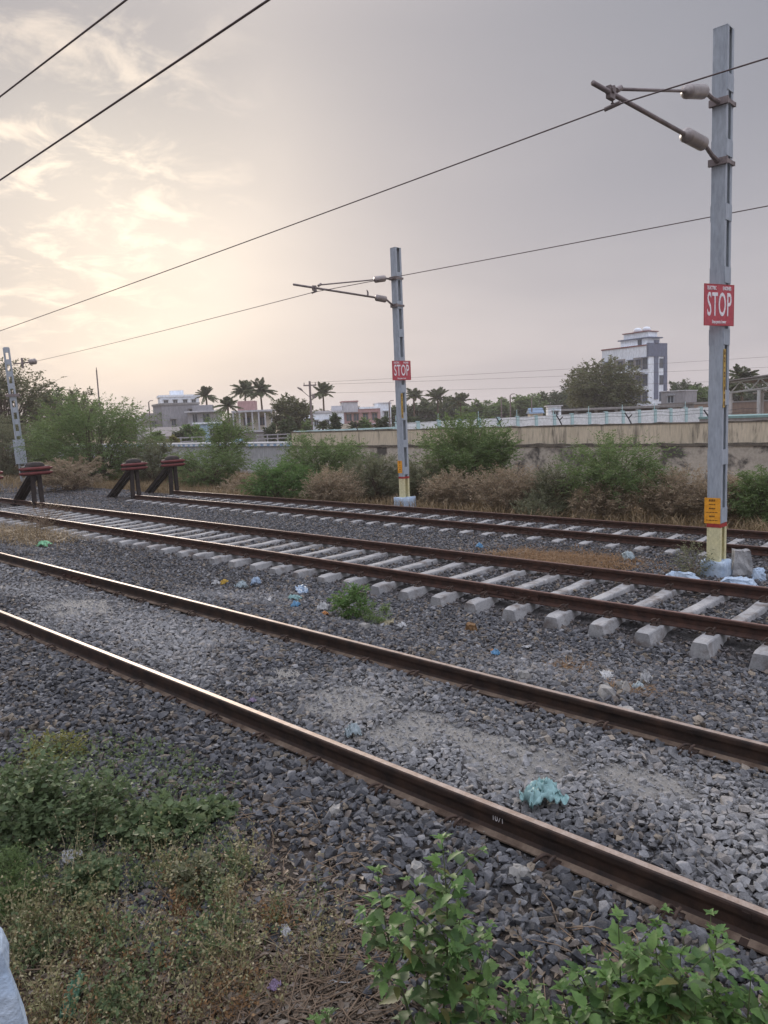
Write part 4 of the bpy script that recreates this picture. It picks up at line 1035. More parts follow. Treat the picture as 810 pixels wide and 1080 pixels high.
def unit(v): return v/np.maximum(np.linalg.norm(v, axis=-1, keepdims=True), 1e-9)
def leaf_quads(C, D, Lg, Wd, rg, up=.6):
    """kite-shaped leaf blades: base C, direction D"""
    n = len(C)
    R = unit(rg.normal(size=(n, 3))+np.array([0, 0, up])*1.0)
    S = unit(np.cross(D, R)); Nn = np.cross(S, D)
    Lg = np.asarray(Lg).reshape(-1, 1); Wd = np.asarray(Wd).reshape(-1, 1)
    mid = C+D*Lg*.45+Nn*Lg*.05
    V = np.stack([C, mid+S*Wd*.5, C+D*Lg-Nn*Lg*.08, mid-S*Wd*.5], 1).reshape(-1, 3)
    Qd = np.arange(4*n).reshape(n, 4)
    return V, Qd
def crown_plant(name, label, cat, base, H, W, seed, leaf, wood='bark', tips=90, twigs=7, leaves=9, lsize=.09, wr=.36, zlo=.25, droop=.25,
                tlen=.16, forks=4, group=None, trunk=0.0, surface=.6, tmin=.5, wood_r=.03, skew=(0, 0), parts=('stems', 'foliage'), lump=.45, woodtips=.5, D=None):
    rg = np.random.default_rng(seed); D = D or W
    T = thing(name, label, cat, base, 0, group)
    th = rg.uniform(0, 2*np.pi, tips); cz = rg.uniform(-1, 1, tips); rr = rg.random(tips)**(1/3*(1-surface)+.02)
    sxy = np.sqrt(1-cz**2)
    lumpf = 1+lump*(vnoise(th*2.2+20, cz*2.2+seed % 50, 1.0, seed)-.55)
    ez = (1-zlo)*H*.5; czz = H*(zlo+1)*.5
    TP = np.stack([np.cos(th)*sxy*rr*W*.5*lumpf+skew[0]*(cz+1)*.5, np.sin(th)*sxy*rr*D*.5*lumpf+skew[1]*(cz+1)*.5, czz+cz*rr*ez*lumpf], -1)
    TP[:, 2] = np.maximum(TP[:, 2], .06*H)
    fk = np.zeros((forks, 3)); a = rg.uniform(0, 6.28, forks)
    fk[:, 0] = np.cos(a)*W*.05; fk[:, 1] = np.sin(a)*D*.05; fk[:, 2] = trunk*H
    fi = rg.integers(0, forks, tips)
    B = fk[fi]*np.array([1, 1, 1.0])
    ctl = B+(TP-B)*np.array([.32, .32, .72])+rg.normal(0, .04*W, (tips, 3)); ctl[:, 2] += droop*H*.25
    def bez(i, t): 
        t = t[:, None]; return (1-t)**2*B[i]+2*t*(1-t)*ctl[i]+t*t*TP[i]
    # wood
    mb = MB()
    if trunk > 0:
        for k in range(forks): mb.tube([(0, 0, -.15), (fk[k][0]*.4, fk[k][1]*.4, trunk*H*.5), tuple(fk[k])], [wood_r*2.2, wood_r*1.7, wood_r*1.35], 6)
    for i in range(int(tips*woodtips)):
        pts = bez(np.full(6, i), np.linspace(0, 1, 6)); r0 = wood_r*rg.uniform(.35, 1.0)*(.6 if i > tips*.2 else 1)
        mb.tube([tuple(p) for p in pts], [r0*(1-.82*k/5) for k in range(6)], 4, cap=False)
    mb.build(parts[0], M[wood], T)
    # twigs and leaves
    ii = np.repeat(np.arange(tips), twigs); t0 = rg.uniform(tmin, 1.0, len(ii))
    P0 = bez(ii, t0); out = unit(P0-np.array([0, 0, H*.35]))
    tan = unit(TP[ii]-ctl[ii])
    dr = unit(out*.5+tan*.7+rg.normal(0, .55, (len(ii), 3))+np.array([0, 0, .1]))
    TL = tlen*H*rg.uniform(.5, 1.3, len(ii))
    jj = np.repeat(np.arange(len(ii)), leaves); s = np.tile(np.linspace(.08, 1, leaves), len(ii))+rg.normal(0, .03, len(jj))
    c = P0[jj]+dr[jj]*(s*TL[jj])[:, None]; c[:, 2] -= droop*TL[jj]*s**2
    side = unit(np.cross(dr[jj], np.array([0, 0, 1.0]))+1e-6)*np.where(np.arange(len(jj)) % 2 == 0, 1, -1)[:, None]
    dd = unit(dr[jj]*.6+side*.8+rg.normal(0, .35, (len(jj), 3))-np.array([0, 0, droop*.5]))
    ln = lsize*rg.uniform(.6, 1.35, len(jj))
    c[:, 2] = np.maximum(c[:, 2], .03)
    V, Qd = leaf_quads(c, dd, ln, ln*wr, rg, 1.7)
    fastmesh(parts[1], V, Qd, M[leaf], T)
    return T
def at_px(px, dist):
    p = Ad(px, 440, dist); return float(p[0]), float(p[1])
def plant_px(name, label, cat, px, ptop, wpx, dist, seed, leaf, **k):
    x, y = at_px(px, dist); z = g1(x, y) if dist < 70 else -1.0
    H = float(Ad(px, ptop, dist)[2])-z; W = wpx*dist/F_PX
    return crown_plant(name, label, cat, (x, y, z), H, W, seed, leaf, **k)
BUSH = dict(tips=170, twigs=8, leaves=9, zlo=.06, lsize=.12, wr=.30, tlen=.14, forks=6, wood_r=.035)
def B(**k): d = dict(BUSH); d.update(k); return d
S_ = 'shrub'
plant_px(S_, 'large dense feathery green bush behind the leftmost full buffer stop', 'bush', 100, 414, 142, 46, 1, 'lf_mesq', **B(tips=420, lsize=.17, surface=.5))
plant_px(S_, 'grey green bush at the left edge below the far mast', 'bush', 2, 436, 66, 58, 2, 'lf_grey', **B(tips=230, lsize=.16))
plant_px(S_, 'green bush between the far left mast and the large dense bush', 'bush', 45, 440, 36, 58, 3, 'lf_mesq', **B(tips=150, lsize=.17))
plant_px(S_, 'low grey brown brush under the large dense bush', 'bush', 66, 482, 90, 38, 4, 'lf_dry', **B(tips=120, lsize=.12, wood='twig'))
plant_px(S_, 'sprawling green bush between the large bush and the middle buffer stop', 'bush', 160, 462, 66, 43, 5, 'lf_grey', **B(tips=150, lsize=.14))
plant_px(S_, 'low mixed green bush behind the right-hand buffer stop', 'bush', 212, 470, 96, 38, 6, 'lf_mesq', **B(tips=220, lsize=.12))
plant_px('small_tree', 'slender open green tree standing before the grey parapet wall', 'tree', 238, 437, 58, 41, 7, 'lf_mesq', **B(tips=95, twigs=7, zlo=.30, trunk=.22, forks=3, lsize=.15, lump=.7))
plant_px(S_, 'bright green rounded bush beside the far end of the farthest track', 'bush', 292, 484, 76, 28.5, 8, 'lf_bright', **B(tips=200, lsize=.10, tlen=.2))
plant_px(S_, 'spreading green bush in front of the left end of the cream wall', 'bush', 338, 456, 112, 31.5, 9, 'lf_mesq', **B(tips=300, lsize=.12))
plant_px(S_, 'tall grey green weedy bush left of the slim mast', 'bush', 392, 480, 84, 28, 10, 'lf_grey', **B(tips=260, lsize=.09, droop=.0))
plant_px(S_, 'grey green weedy bush right behind the slim mast', 'bush', 440, 484, 64, 26.5, 11, 'lf_grey', **B(tips=190, lsize=.09, droop=.0))
plant_px(S_, 'big feathery green bush against the cream wall right of the slim mast', 'bush', 492, 441, 118, 27.5, 12, 'lf_mesq', **B(tips=340, lsize=.13, zlo=.22, droop=.1))
plant_px('small_tree', 'feathery green thorn tree with thin dark trunk before the cream wall', 'tree', 648, 458, 122, 21.6, 13, 'lf_mesq', **B(tips=170, zlo=.25, trunk=.16, forks=3, lsize=.10, lump=.6, tlen=.18, wood_r=.028))
plant_px(S_, 'dark green bush at the right edge behind the tall mast', 'bush', 806, 492, 58, 20.5, 14, 'lf_mesq', **B(tips=170, lsize=.085))
DRY = B(tips=230, lsize=.07, wr=.4, wood='twig', wood_r=.012, woodtips=1.0, droop=.0, tlen=.2, twigs=8, leaves=8)
def Dk(**k): d = dict(DRY); d.update(k); return d
plant_px(S_, 'dry brown brush beside the bright green bush near the track end', 'brush', 348, 494, 66, 26.5, 21, 'lf_dry', **DRY)
plant_px(S_, 'dry brown brush under the big feathery bush, next to the slim mast', 'brush', 474, 496, 66, 24.6, 22, 'lf_dry', **DRY)
plant_px(S_, 'tall dry reddish brush between the big feathery bush and the thorn tree', 'brush', 535, 491, 92, 23.6, 23, 'lf_dry', **Dk(tips=300))
plant_px(S_, 'grey green scrub just left of the thorn tree', 'brush', 588, 490, 60, 22.6, 24, 'lf_grey', **Dk(tips=190))
plant_px(S_, 'dry brown brush at the foot of the thorn tree', 'brush', 636, 510, 70, 21.0, 25, 'lf_dry', **Dk(tips=200))
plant_px(S_, 'dry brown brush between the thorn tree and the tall mast', 'brush', 708, 497, 84, 21.2, 26, 'lf_dry', **Dk(tips=280))
plant_px(S_, 'dry straw coloured brush right behind the tall mast', 'brush', 768, 503, 70, 21.5, 27, 'lf_dry', **Dk(tips=210))
plant_px(S_, 'dry tan scrub along the track left of the spreading bush', 'brush', 258, 500, 70, 33, 28, 'lf_dry', **Dk(tips=170))
plant_px(S_, 'greenish low scrub in front of the dry reddish brush', 'brush', 568, 520, 60, 21.6, 29, 'lf_grey', **Dk(tips=120, lsize=.06))

# trees
TREE = dict(tips=150, twigs=7, leaves=8, zlo=.28, lsize=.42, wr=.5, tlen=.10, forks=4, trunk=.22, wood_r=.10, parts=('trunk', 'crown'), woodtips=.6)
def Tk(**k): d = dict(TREE); d.update(k); return d
t_ = 'broadleaf_tree'
plant_px(t_, 'large thinly leaved grey brown tree at the left edge behind the far mast', 'tree', 10, 379, 104, 84, 41, 'lf_olive', **Tk(tips=260, lsize=.28, zlo=.2))
plant_px(t_, 'dark tree showing above the left shoulder of the large dense bush', 'tree', 52, 408, 46, 92, 42, 'lf_dark', **Tk(tips=120, lsize=.34))
plant_px(t_, 'olive tree peeping over the top of the large dense bush', 'tree', 84, 410, 40, 96, 43, 'lf_olive', **Tk(tips=110, lsize=.32))
plant_px(t_, 'pale olive open crowned tree left of the lamp pole', 'tree', 306, 416, 44, 100, 44, 'lf_olive', **Tk(tips=150, lsize=.36))
plant_px(t_, 'bright bushy tree beside the light blue house', 'tree', 203, 446, 22, 86, 45, 'lf_bright', **Tk(tips=80, zlo=.1, lsize=.34))
plant_px(t_, 'dark rounded garden tree left of the light blue house', 'tree', 188, 453, 15, 84, 46, 'lf_dark', **Tk(tips=60, zlo=.08, lsize=.3))
plant_px(t_, 'small yellowing garden shrub below the tin roofed sheds', 'tree', 179, 461, 14, 76, 47, 'lf_yel', **Tk(tips=40, zlo=.05, lsize=.3))
plant_px(t_, 'dark spreading garden tree right of the light blue house', 'tree', 238, 446, 30, 94, 48, 'lf_dark', **Tk(tips=110, zlo=.1, lsize=.34))
plant_px(t_, 'dark upright garden tree right of the colonnaded house', 'tree', 285, 446, 13, 88, 49, 'lf_dark', **Tk(tips=50, zlo=.08, lsize=.3))
plant_px(t_, 'dark dense trees below the pale olive crown', 'tree', 303, 440, 24, 90, 50, 'lf_dark', **Tk(tips=90, zlo=.06, lsize=.32))
plant_px(t_, 'conical dark garden tree right of the lamp pole', 'tree', 353, 434, 10, 86, 51, 'lf_dark', **Tk(tips=50, zlo=.1, lsize=.3))
plant_px(t_, 'green garden bush at the foot of the lamp pole', 'tree', 322, 444, 13, 84, 52, 'lf_mesq', **Tk(tips=50, zlo=.06, lsize=.3))
plant_px(t_, 'green broad garden tree before the dusty pink house', 'tree', 384, 440, 16, 86, 53, 'lf_mesq', **Tk(tips=60, zlo=.08, lsize=.3))
plant_px(t_, 'dark garden tree just left of the slim mast', 'tree', 403, 437, 18, 88, 54, 'lf_dark', **Tk(tips=70, zlo=.08, lsize=.3))
plant_px(t_, 'dark garden tree just right of the slim mast', 'tree', 436, 438, 20, 90, 55, 'lf_dark', **Tk(tips=70, zlo=.08, lsize=.3))
plant_px(t_, 'green yellow garden tree left of the small yellowing shrub', 'tree', 164, 454, 18, 78, 56, 'lf_mesq', **Tk(tips=60, zlo=.06, lsize=.3))
plant_px(t_, 'big willowy grey green tree hiding the foot of the tall white building', 'tree', 640, 380, 82, 112, 57, 'lf_olive', **Tk(tips=330, zlo=.16, lsize=.40, surface=.5))
plant_px(t_, 'lighter ragged tree at the left side of the big willowy tree', 'tree', 618, 382, 36, 118, 58, 'lf_olive', **Tk(tips=110, zlo=.2, lsize=.36))
plant_px(t_, 'dark tree right of the tall white building', 'tree', 722, 401, 44, 165, 59, 'lf_dark', **Tk(tips=170, zlo=.1, lsize=.55))
plant_px(t_, 'green tree seen just left of the tall mast', 'tree', 738, 408, 32, 140, 60, 'lf_mesq', **Tk(tips=120, zlo=.1, lsize=.5))
belt = [(448, 422, 40, 150, 'dark'), (474, 419, 44, 158, 'dark'), (504, 424, 46, 150, 'mesq'), (530, 421, 42, 165, 'mesq'), (556, 416, 46, 160, 'mesq'), (584, 412, 44, 170, 'dark'), (604, 408, 34, 175, 'dark'), (424, 426, 36, 150, 'dark'),
        (764, 402, 40, 170, 'dark'), (800, 400, 50, 175, 'dark'), (258, 434, 50, 190, 'dark'), (322, 430, 60, 200, 'olive'), (372, 428, 60, 200, 'dark'), (140, 438, 60, 190, 'olive'), (690, 414, 40, 190, 'dark')]
blab = ['leftmost dark tree of the far belt right of the slim mast', 'second dark tree of the far belt right of the slim mast', 'lower green tree in the middle of the far belt', 'green tree behind the two thin far poles',
        'green tree of the far belt behind the blue roofed hut', 'dark tree of the far belt left of the ragged tree', 'darkest far tree touching the ragged tree', 'dark far tree directly behind the slim mast',
        'dark far tree behind the left end of the lattice shed', 'dark far tree behind the right end of the lattice shed', 'dark far tree line behind the colonnaded house', 'olive far trees behind the white flat roofed house', 'dark far trees behind the dusty pink house', 'olive far tree behind the small pale house on the left', 'dark far tree behind the tall white building']
for k, ((px, pt, w, d, lf), lb) in enumerate(zip(belt, blab)):
    plant_px(t_, lb, 'tree', px, pt, w, d, 70+k, 'lf_'+lf, **Tk(tips=150, zlo=.05, lsize=.6, lump=.5, surface=.45, group='trees of the far belt'))

def palm(label, px, ptop, wpx, dist, seed, lean=0.0, nf=30):
    x, y = at_px(px, dist); top = float(Ad(px, ptop, dist)[2]); R = wpx*dist/F_PX*.5; rg = np.random.default_rng(seed)
    T = thing('palm_tree', label, 'palm', (x, y, -1.0)); hz = top+1-R*.55
    mb = MB(); mb.tube([(0, 0, -.2), (lean*.3, 0, hz*.4), (lean*.8, 0, hz*.8), (lean, 0, hz)], [.24, .17, .14, .13], 7); mb.build('trunk', M['bark'], T)
    C = []; Dd = []; Ls = []
    for f in range(nf):
        a = f*2.4+rg.uniform(-.3, .3); el = rg.uniform(-.3, 1.4); L_ = R*1.25*rg.uniform(.8, 1.1)
        d = np.array([math.cos(a)*math.cos(el), math.sin(a)*math.cos(el), math.sin(el)])
        ts = np.linspace(.06, 1, 26); P = np.array([lean, 0, hz])+d*(ts*L_)[:, None]; P[:, 2] -= .30*L_*ts**2.1
        tg = unit(np.gradient(P, axis=0)); sd_ = unit(np.cross(tg, np.array([0, 0, 1.0]))+1e-6)
        for s in (-1, 1):
            C.append(P); Dd.append(unit(sd_*s*.8+tg*.65-np.array([0, 0, .35])+rg.normal(0, .08, P.shape))); Ls.append(R*.30*np.sin(np.pi*(ts*.8+.15))+.05)
        C.append(P[:-1]); Dd.append(unit(P[1:]-P[:-1])); Ls.append(np.full(25, L_/20))
    C = np.concatenate(C); Dd = np.concatenate(Dd); Ls = np.concatenate(Ls)
    V, Qd = leaf_quads(C, Dd, Ls, np.full(len(Ls), .09+R*.03), rg)
    fastmesh('crown', V, Qd, M['lf_palm'], T)
palm('droopy headed palm behind the pale balcony house', 219, 411, 22, 125, 1)
palm('left one of the twin tall palms above the colonnaded house', 258, 404, 28, 120, 2, .4)
palm('right one of the twin tall palms above the colonnaded house', 278, 404, 29, 118, 3, -.3)
palm('smaller fuller palm left of the twin palms', 241, 421, 24, 104, 4)
palm('palm standing behind the white house right of the lamp pole', 342, 407, 26, 124, 5)
palm('palm just right of the slim mast before the far belt', 437, 411, 22, 128, 6)
palm('wide palm in the far belt right of the slim mast', 462, 412, 28, 140, 7)
palm('low palm at the right of the wide palm in the far belt', 486, 417, 26, 144, 8)
palm('tall palm above the roof of the lattice shed', 782, 389, 30, 96, 9)
palm('lower palm between the tall mast and the lattice shed', 768, 402, 26, 90, 10)
palm('short banana-like palm before the white flat roofed house', 340, 446, 16, 84, 11)
palm('short ragged palm before the dusty pink house', 373, 446, 16, 85, 12)

# dry verge grass beyond the farthest track, dead patch by the tall mast, straw tuft by the near rail
def blades(name, label, X, Y, hmin, hmax, w, mat, seed, lean=.5, cat=None):
    rg = np.random.default_rng(seed); n = len(X); Z = gz(X, Y)-.01
    h = rg.uniform(hmin, hmax, n); a = rg.uniform(0, 6.28, n); l = rg.uniform(.1, lean, n)
    d1_ = np.stack([np.cos(a)*l, np.sin(a)*l, np.ones(n)], -1); s = np.stack([-np.sin(a), np.cos(a), np.zeros(n)], -1)*(w*rg.uniform(.6, 1.3, n))[:, None]
    P = np.stack([X, Y, Z], -1); mid = P+d1_*(h*.55)[:, None]; tip = P+d1_*h[:, None]+np.stack([np.cos(a)*l*h*.6, np.sin(a)*l*h*.6, -l*h*.35], -1)
    V = np.stack([P-s, P+s, mid+s*.7, mid-s*.7, tip+s*.12, tip-s*.12], 1).reshape(-1, 3); b6 = np.arange(n)[:, None]*6
    Qd = np.concatenate([b6+np.array([0, 1, 2, 3]), b6+np.array([3, 2, 4, 5])], 0)
    # keep islands together in order
    o = fastmesh(name, V, Qd, M[mat]); return tag(o, label, cat, None, 'stuff')
rg = np.random.default_rng(5)
n = 60000; X = rg.uniform(16.9, 27.6, n); Y = rg.uniform(2, 46, n); k = (vnoise(X, Y, 1.1, 31)+.35*(X < 19.5) > .42) & (np.degrees(np.arctan2(X, Y)) < 84) & (rg.random(n) < .85); X, Y = X[k], Y[k]
blades('dry_grass', 'dry straw grass along the verge below the bushes', X, Y, .12, .55, .010, 'grass_dry', 1, .7)
n = 26000; X = rg.uniform(3, 27, n); Y = rg.uniform(30, 64, n); k = (X > 10+ (Y-30)*-.1) & (vnoise(X, Y, 1.4, 33) > .4) & ((Y > 37) | (X > 17)); X, Y = X[k], Y[k]
blades('dry_grass', 'dry grass behind the buffer stops on the left', X, Y, .15, .6, .014, 'grass_dry', 2, .7)
n = 9000; u = rg.normal(0, .42, n); v = rg.normal(0, .42, n); X = 12.2+u*1.15; Y = 7.3+v*1.7
k = vnoise(X, Y, .35, 34)+rg.uniform(-.1, .25, n) > .4; X, Y = X[k], Y[k]
blades('dead_ground_weed', 'rust coloured dead weeds matted between the middle and farthest tracks', X, Y, .03, .14, .008, 'grass_rust', 3, 2.2)
p1 = Gz(30, 565, -.38)
n = 2600; X = p1[0]+rg.normal(0, .45, n); Y = p1[1]+rg.normal(0, 1.2, n)
blades('dry_grass', 'straw tuft lying beside the nearest track on the left', X, Y, .06, .30, .006, 'grass_dry', 4, 1.6)
X = np.concatenate([Gz(600, 708, -.4)[0]+rg.normal(0, .10, 260), Gz(665, 735, -.3)[0]+rg.normal(0, .12, 300)]); Y = np.concatenate([Gz(600, 708, -.4)[1]+rg.normal(0, .10, 260), Gz(665, 735, -.3)[1]+rg.normal(0, .14, 300)])
blades('dead_ground_weed', 'small rusty dead weeds near the scraps between the tracks', X, Y, .03, .11, .004, 'grass_rust', 6, 2.0)
q = Gz(48, 560, -.4); H = float(Ad(44, 527, math.hypot(q[0], q[1]))[2]-q[2])
crown_plant('dry_bush', 'leafless brown twiggy bush beside the nearest track on the left', 'bush', (q[0], q[1], g1(q[0], q[1])), H, 1.5, 91, 'lf_dry', wood='twig', tips=110, twigs=3, leaves=4, lsize=.035, zlo=.05, droop=0, wood_r=.010, woodtips=1, forks=8, D=2.0)
q = Gz(372, 655, -.40)
crown_plant('leafy_weed', 'small bright green weed between the nearest and middle tracks', 'weed', (q[0], q[1], g1(q[0], q[1])), .44, .50, 92, 'lf_bright', wood='stem_g', tips=60, twigs=4, leaves=6, lsize=.052, wr=.5, zlo=.1, droop=.2, wood_r=.004, tlen=.22)
q = Gz(398, 660, -.40)
crown_plant('leafy_weed', 'smaller sparse green weed right of the bright green one between tracks', 'weed', (q[0], q[1], g1(q[0], q[1])), .26, .40, 93, 'lf_mesq', wood='stem_g', tips=36, twigs=4, leaves=5, lsize=.038, wr=.4, zlo=.05, droop=.2, wood_r=.003, tlen=.25)
q = Gz(733, 607, -.55)
crown_plant('leafy_weed', 'spindly grey green weed growing at the foot of the tall mast', 'weed', (q[0]-.15, q[1], g1(q[0], q[1])), .62, .62, 94, 'lf_grey', wood='twig', tips=60, twigs=4, leaves=5, lsize=.035, wr=.5, zlo=.05, droop=.1, wood_r=.004, woodtips=1)
# ------------------------------------------------------------------ foreground weeds and litter
M['lf_nettle'] = leafmat('nettle_leaves', [(.055, .115, .032), (.08, .155, .042), (.065, .135, .038), (.11, .185, .055), (.10, .15, .06), (.06, .11, .04), (.19, .185, .06)], .35, .5, .35)
M['lf_young'] = leafmat('young_nettle_leaves', [(.11, .20, .05), (.14, .235, .065), (.09, .18, .045)], .35, .5, .35)
M['lf_round'] = leafmat('small_round_leaves', [(.095, .14, .065), (.14, .19, .085), (.11, .155, .075), (.20, .24, .12)], .4)
M['lf_litter'] = leafmat('dead_leaf_litter', [(.13, .095, .065), (.20, .16, .115), (.09, .065, .045), (.27, .235, .19), (.17, .12, .075), (.24, .20, .17)], .1)
M['seedhead'] = leafmat('seed_head_weeds', [(.20, .20, .09), (.30, .27, .14), (.15, .17, .07), (.40, .35, .22), (.24, .18, .10), (.13, .16, .065)], .25)
def toothed_leaves(C, Dr, Up, L, W, rg, K=10):
    """folded, serrated, drooping leaves"""
    n = len(C); t_ = np.linspace(0, 1, K+1)
    half = np.sin(np.pi*np.clip(t_, 0, 1)**.62)*(1-.25*t_)+.02; half[-1] = 0.0
    tooth = np.where(np.arange(K+1) % 2 == 0, .86, 1.10)
    S = unit(np.cross(Dr, Up)); Nn = unit(np.cross(S, Dr))
    dr_ = rg.uniform(.15, .55, n); fold = rg.uniform(.12, .42, n)
    V = np.zeros((n, K+1, 3, 3))
    for k in range(K+1):
        c = C+Dr*(L*t_[k])[:, None]-Nn*(L*dr_*t_[k]**2)[:, None]
        h = half[k]*tooth[k]*W*.5
        V[:, k, 1] = c
        for j, s in ((0, -1), (2, 1)):
            V[:, k, j] = c+S*(s*h*np.cos(fold))[:, None]+Nn*(h*np.sin(fold))[:, None]+Dr*(.035*L*(1 if k % 2 else 0))[:, None]
    q = []
    for k in range(K):
        for j in (0, 1): q.append([k*3+j, k*3+j+1, (k+1)*3+j+1, (k+1)*3+j])
    q = np.array(q); Qd = (np.arange(n)[:, None, None]*(K+1)*3+q[None]).reshape(-1, 4)
    return V.reshape(-1, 3), Qd
def nettle(label, stems, seed, size=.085, parts=('stem', 'leaf')):
    """stems: (px of tip, py of tip, distance); the plant is rooted where they meet"""
    rg = np.random.default_rng(seed)
    tips = np.array([Ad(*s) for s in stems]); base = tips.mean(0); base[2] = g1(base[0], base[1])
    T = thing('broadleaf_weed', label, 'weed', base)
    mb = MB(); C = []; D_ = []; L = []; Yg = []
    def run(a, b, bend, r, n0, sz, lead=True):
        Ln = np.linalg.norm(b-a); k = max(4, int(Ln/.052)); ts = np.linspace(0, 1, k+1)
        P = a+(b-a)*ts[:, None]+bend*(np.sin(ts*np.pi))[:, None]
        mb.tube([tuple(p) for p in P], [r*(1-.7*t) for t in ts], 6, cap=False)
        ph = rg.uniform(0, 3.14)
        for i in range(n0, k+1):
            u = i/k; ax_ = unit((P[min(i+1, k)]-P[max(i-1, 0)])[None])[0]
            e1 = unit(np.cross(ax_, [.3, .9, .1])[None])[0]; e2 = np.cross(ax_, e1)
            aa = ph+i*1.5708+rg.normal(0, .25); side = e1*math.cos(aa)+e2*math.sin(aa)
            sc_ = sz*(.55+.6*math.sin(math.pi*min(.95, u*.85+.12)))*rg.uniform(.8, 1.2)
            if u > .88: sc_ *= .6
            for s in (-1, 1):
                d = unit((side*s*.9+ax_*(.35+.5*(u > .85))+rg.normal(0, .12, 3))[None])[0]
                C.append(P[i]+side*s*.012); D_.append(d); L.append(sc_); Yg.append(u > .66)
                if lead and .3 < u < .85 and rg.random() < .42:
                    q = P[i]+d*Ln*.22*rg.uniform(.6, 1.2)+np.array([0, 0, Ln*.10]); run(P[i], q, rg.normal(0, .01, 3), r*.55, 1, sz*.68, False)
        # crowded young leaves at the tip
        for j in range(5):
            a2 = j*1.256+ph; d = unit((np.array([math.cos(a2), math.sin(a2), .55])+rg.normal(0, .1, 3))[None])[0]
            C.append(P[-1]); D_.append(d); L.append(sz*.42*rg.uniform(.7, 1.1)); Yg.append(True)
    for tp in tips:
        root = np.array([rg.normal(0, .02), rg.normal(0, .02), 0]); root[:2] += (tp-base)[:2]*.45
        run(root, tp-base, rg.normal(0, .02, 3), .0055, 1, size)
    mb.build(parts[0], M['stem_g'], T, True)
    C = np.array(C); D_ = np.array(D_); L = np.array(L); Yg = np.array(Yg)
    up = unit(np.array([0, 0, 1.0])+rg.normal(0, .25, (len(C), 3)))
    V, Qd = toothed_leaves(C, D_, up, L, L*.68, rg)
    fastmesh('foliage', V, Qd, [M['lf_nettle'], M['lf_young']], T, True, np.repeat(Yg.astype(int), 20))
nettle('tall nettle-like weed with toothed leaves at the bottom centre', [(466, 884, 2.78), (398, 918, 2.80), (430, 955, 2.72), (512, 1000, 2.70), (486, 945, 2.76)], 1, .082)
nettle('small nettle-like weed low beside the tall centre one', [(556, 1008, 2.62), (538, 1040, 2.55), (500, 1050, 2.5)], 2, .06)
nettle('leafy toothed weed left in the bottom right clump', [(592, 1042, 2.42), (566, 1052, 2.45), (618, 1004, 2.45)], 3, .075)
nettle('tallest toothed weed in the middle of the bottom right clump', [(652, 966, 2.42), (690, 990, 2.40), (672, 1010, 2.36), (640, 1030, 2.34)], 4, .092)
nettle('toothed weed between the tallest and the rightmost bottom right weeds', [(718, 1006, 2.36), (735, 1040, 2.33), (700, 1046, 2.33)], 5, .082)
nettle('rightmost toothed weed in the bottom right clump against the rail', [(756, 982, 2.48), (792, 1030, 2.42), (770, 1055, 2.4), (812, 1056, 2.45)], 6, .085)
nettle('tiny leafy sprout at the bottom edge left of the centre weed', [(345, 1066, 2.72), (330, 1074, 2.72)], 7, .05)

def weed_at(name, label, px, pybase, ptop, wpx, seed, leaf, z=-.28, **k):
    q = Gz(px, pybase, z); d = math.hypot(q[0], q[1]); zb_ = g1(q[0], q[1]); H = max(.10, float(Ad(px, ptop, d)[2])-zb_)
    depth = abs(float((q-C0) @ FW))
    kk = dict(wood='stem_g', tips=90, twigs=5, leaves=6, lsize=.034, wr=.7, zlo=.05, droop=.15, wood_r=.004, tlen=.25, forks=6); kk.update(k)
    crown_plant(name, label, 'weed', (q[0], q[1], zb_), H, wpx*depth/F_PX, seed, leaf, **kk)
weed_at('leafy_weed', 'dark leafy weed with small leaves at the left edge', 40, 900, 800, 120, 101, 'lf_round', tips=120, lsize=.040, lump=1.0, surface=.1)
weed_at('leafy_weed', 'thin dark leafy weed between the left edge weed and the creeper', 108, 890, 822, 64, 102, 'lf_round', tips=50, lump=1.0)
weed_at('creeper', 'low round leaved creeper spreading onto the stones on the left', 168, 892, 852, 100, 103, 'lf_round', tips=60, lsize=.05, wr=.9, D=.55, lump=1.0, surface=.1)
weed_at('creeper', 'small pale creeper right of the round leaved creeper', 224, 875, 850, 50, 104, 'lf_round', tips=22, lump=1.0, lsize=.045, wr=.9)
weed_at('feathery_weed', 'feathery bright green weed low at the left edge', 24, 965, 902, 62, 105, 'lf_mesq', tips=70, lsize=.026, lump=.8, wr=.25, leaves=10)
weed_at('leafy_weed', 'green leafy weed beside the feathery one at lower left', 95, 960, 918, 70, 106, 'lf_round', tips=50, lump=1.0, lsize=.04)
weed_at('leafy_weed', 'sparse yellow green weed at the stone edge on the left', 62, 812, 776, 80, 107, 'lf_yel', tips=60, lsize=.026, wr=.4)
weed_at('leafy_weed', 'mixed dark weed at the right side of the brown seed-head patch', 208, 955, 908, 56, 108, 'lf_grey', tips=40, lump=1.0, lsize=.028)

def sample_px(n, cx, cy, rx, ry, z, seed, lim=None):
    rg = np.random.default_rng(seed); out = []
    a = rg.uniform(0, 6.283, n); r = np.sqrt(rg.random(n))
    px = cx+np.cos(a)*r*rx; py = cy+np.sin(a)*r*ry
    P = np.array([Gz(x, y, z) for x, y in zip(px, py)]); return P[:, 0], P[:, 1]
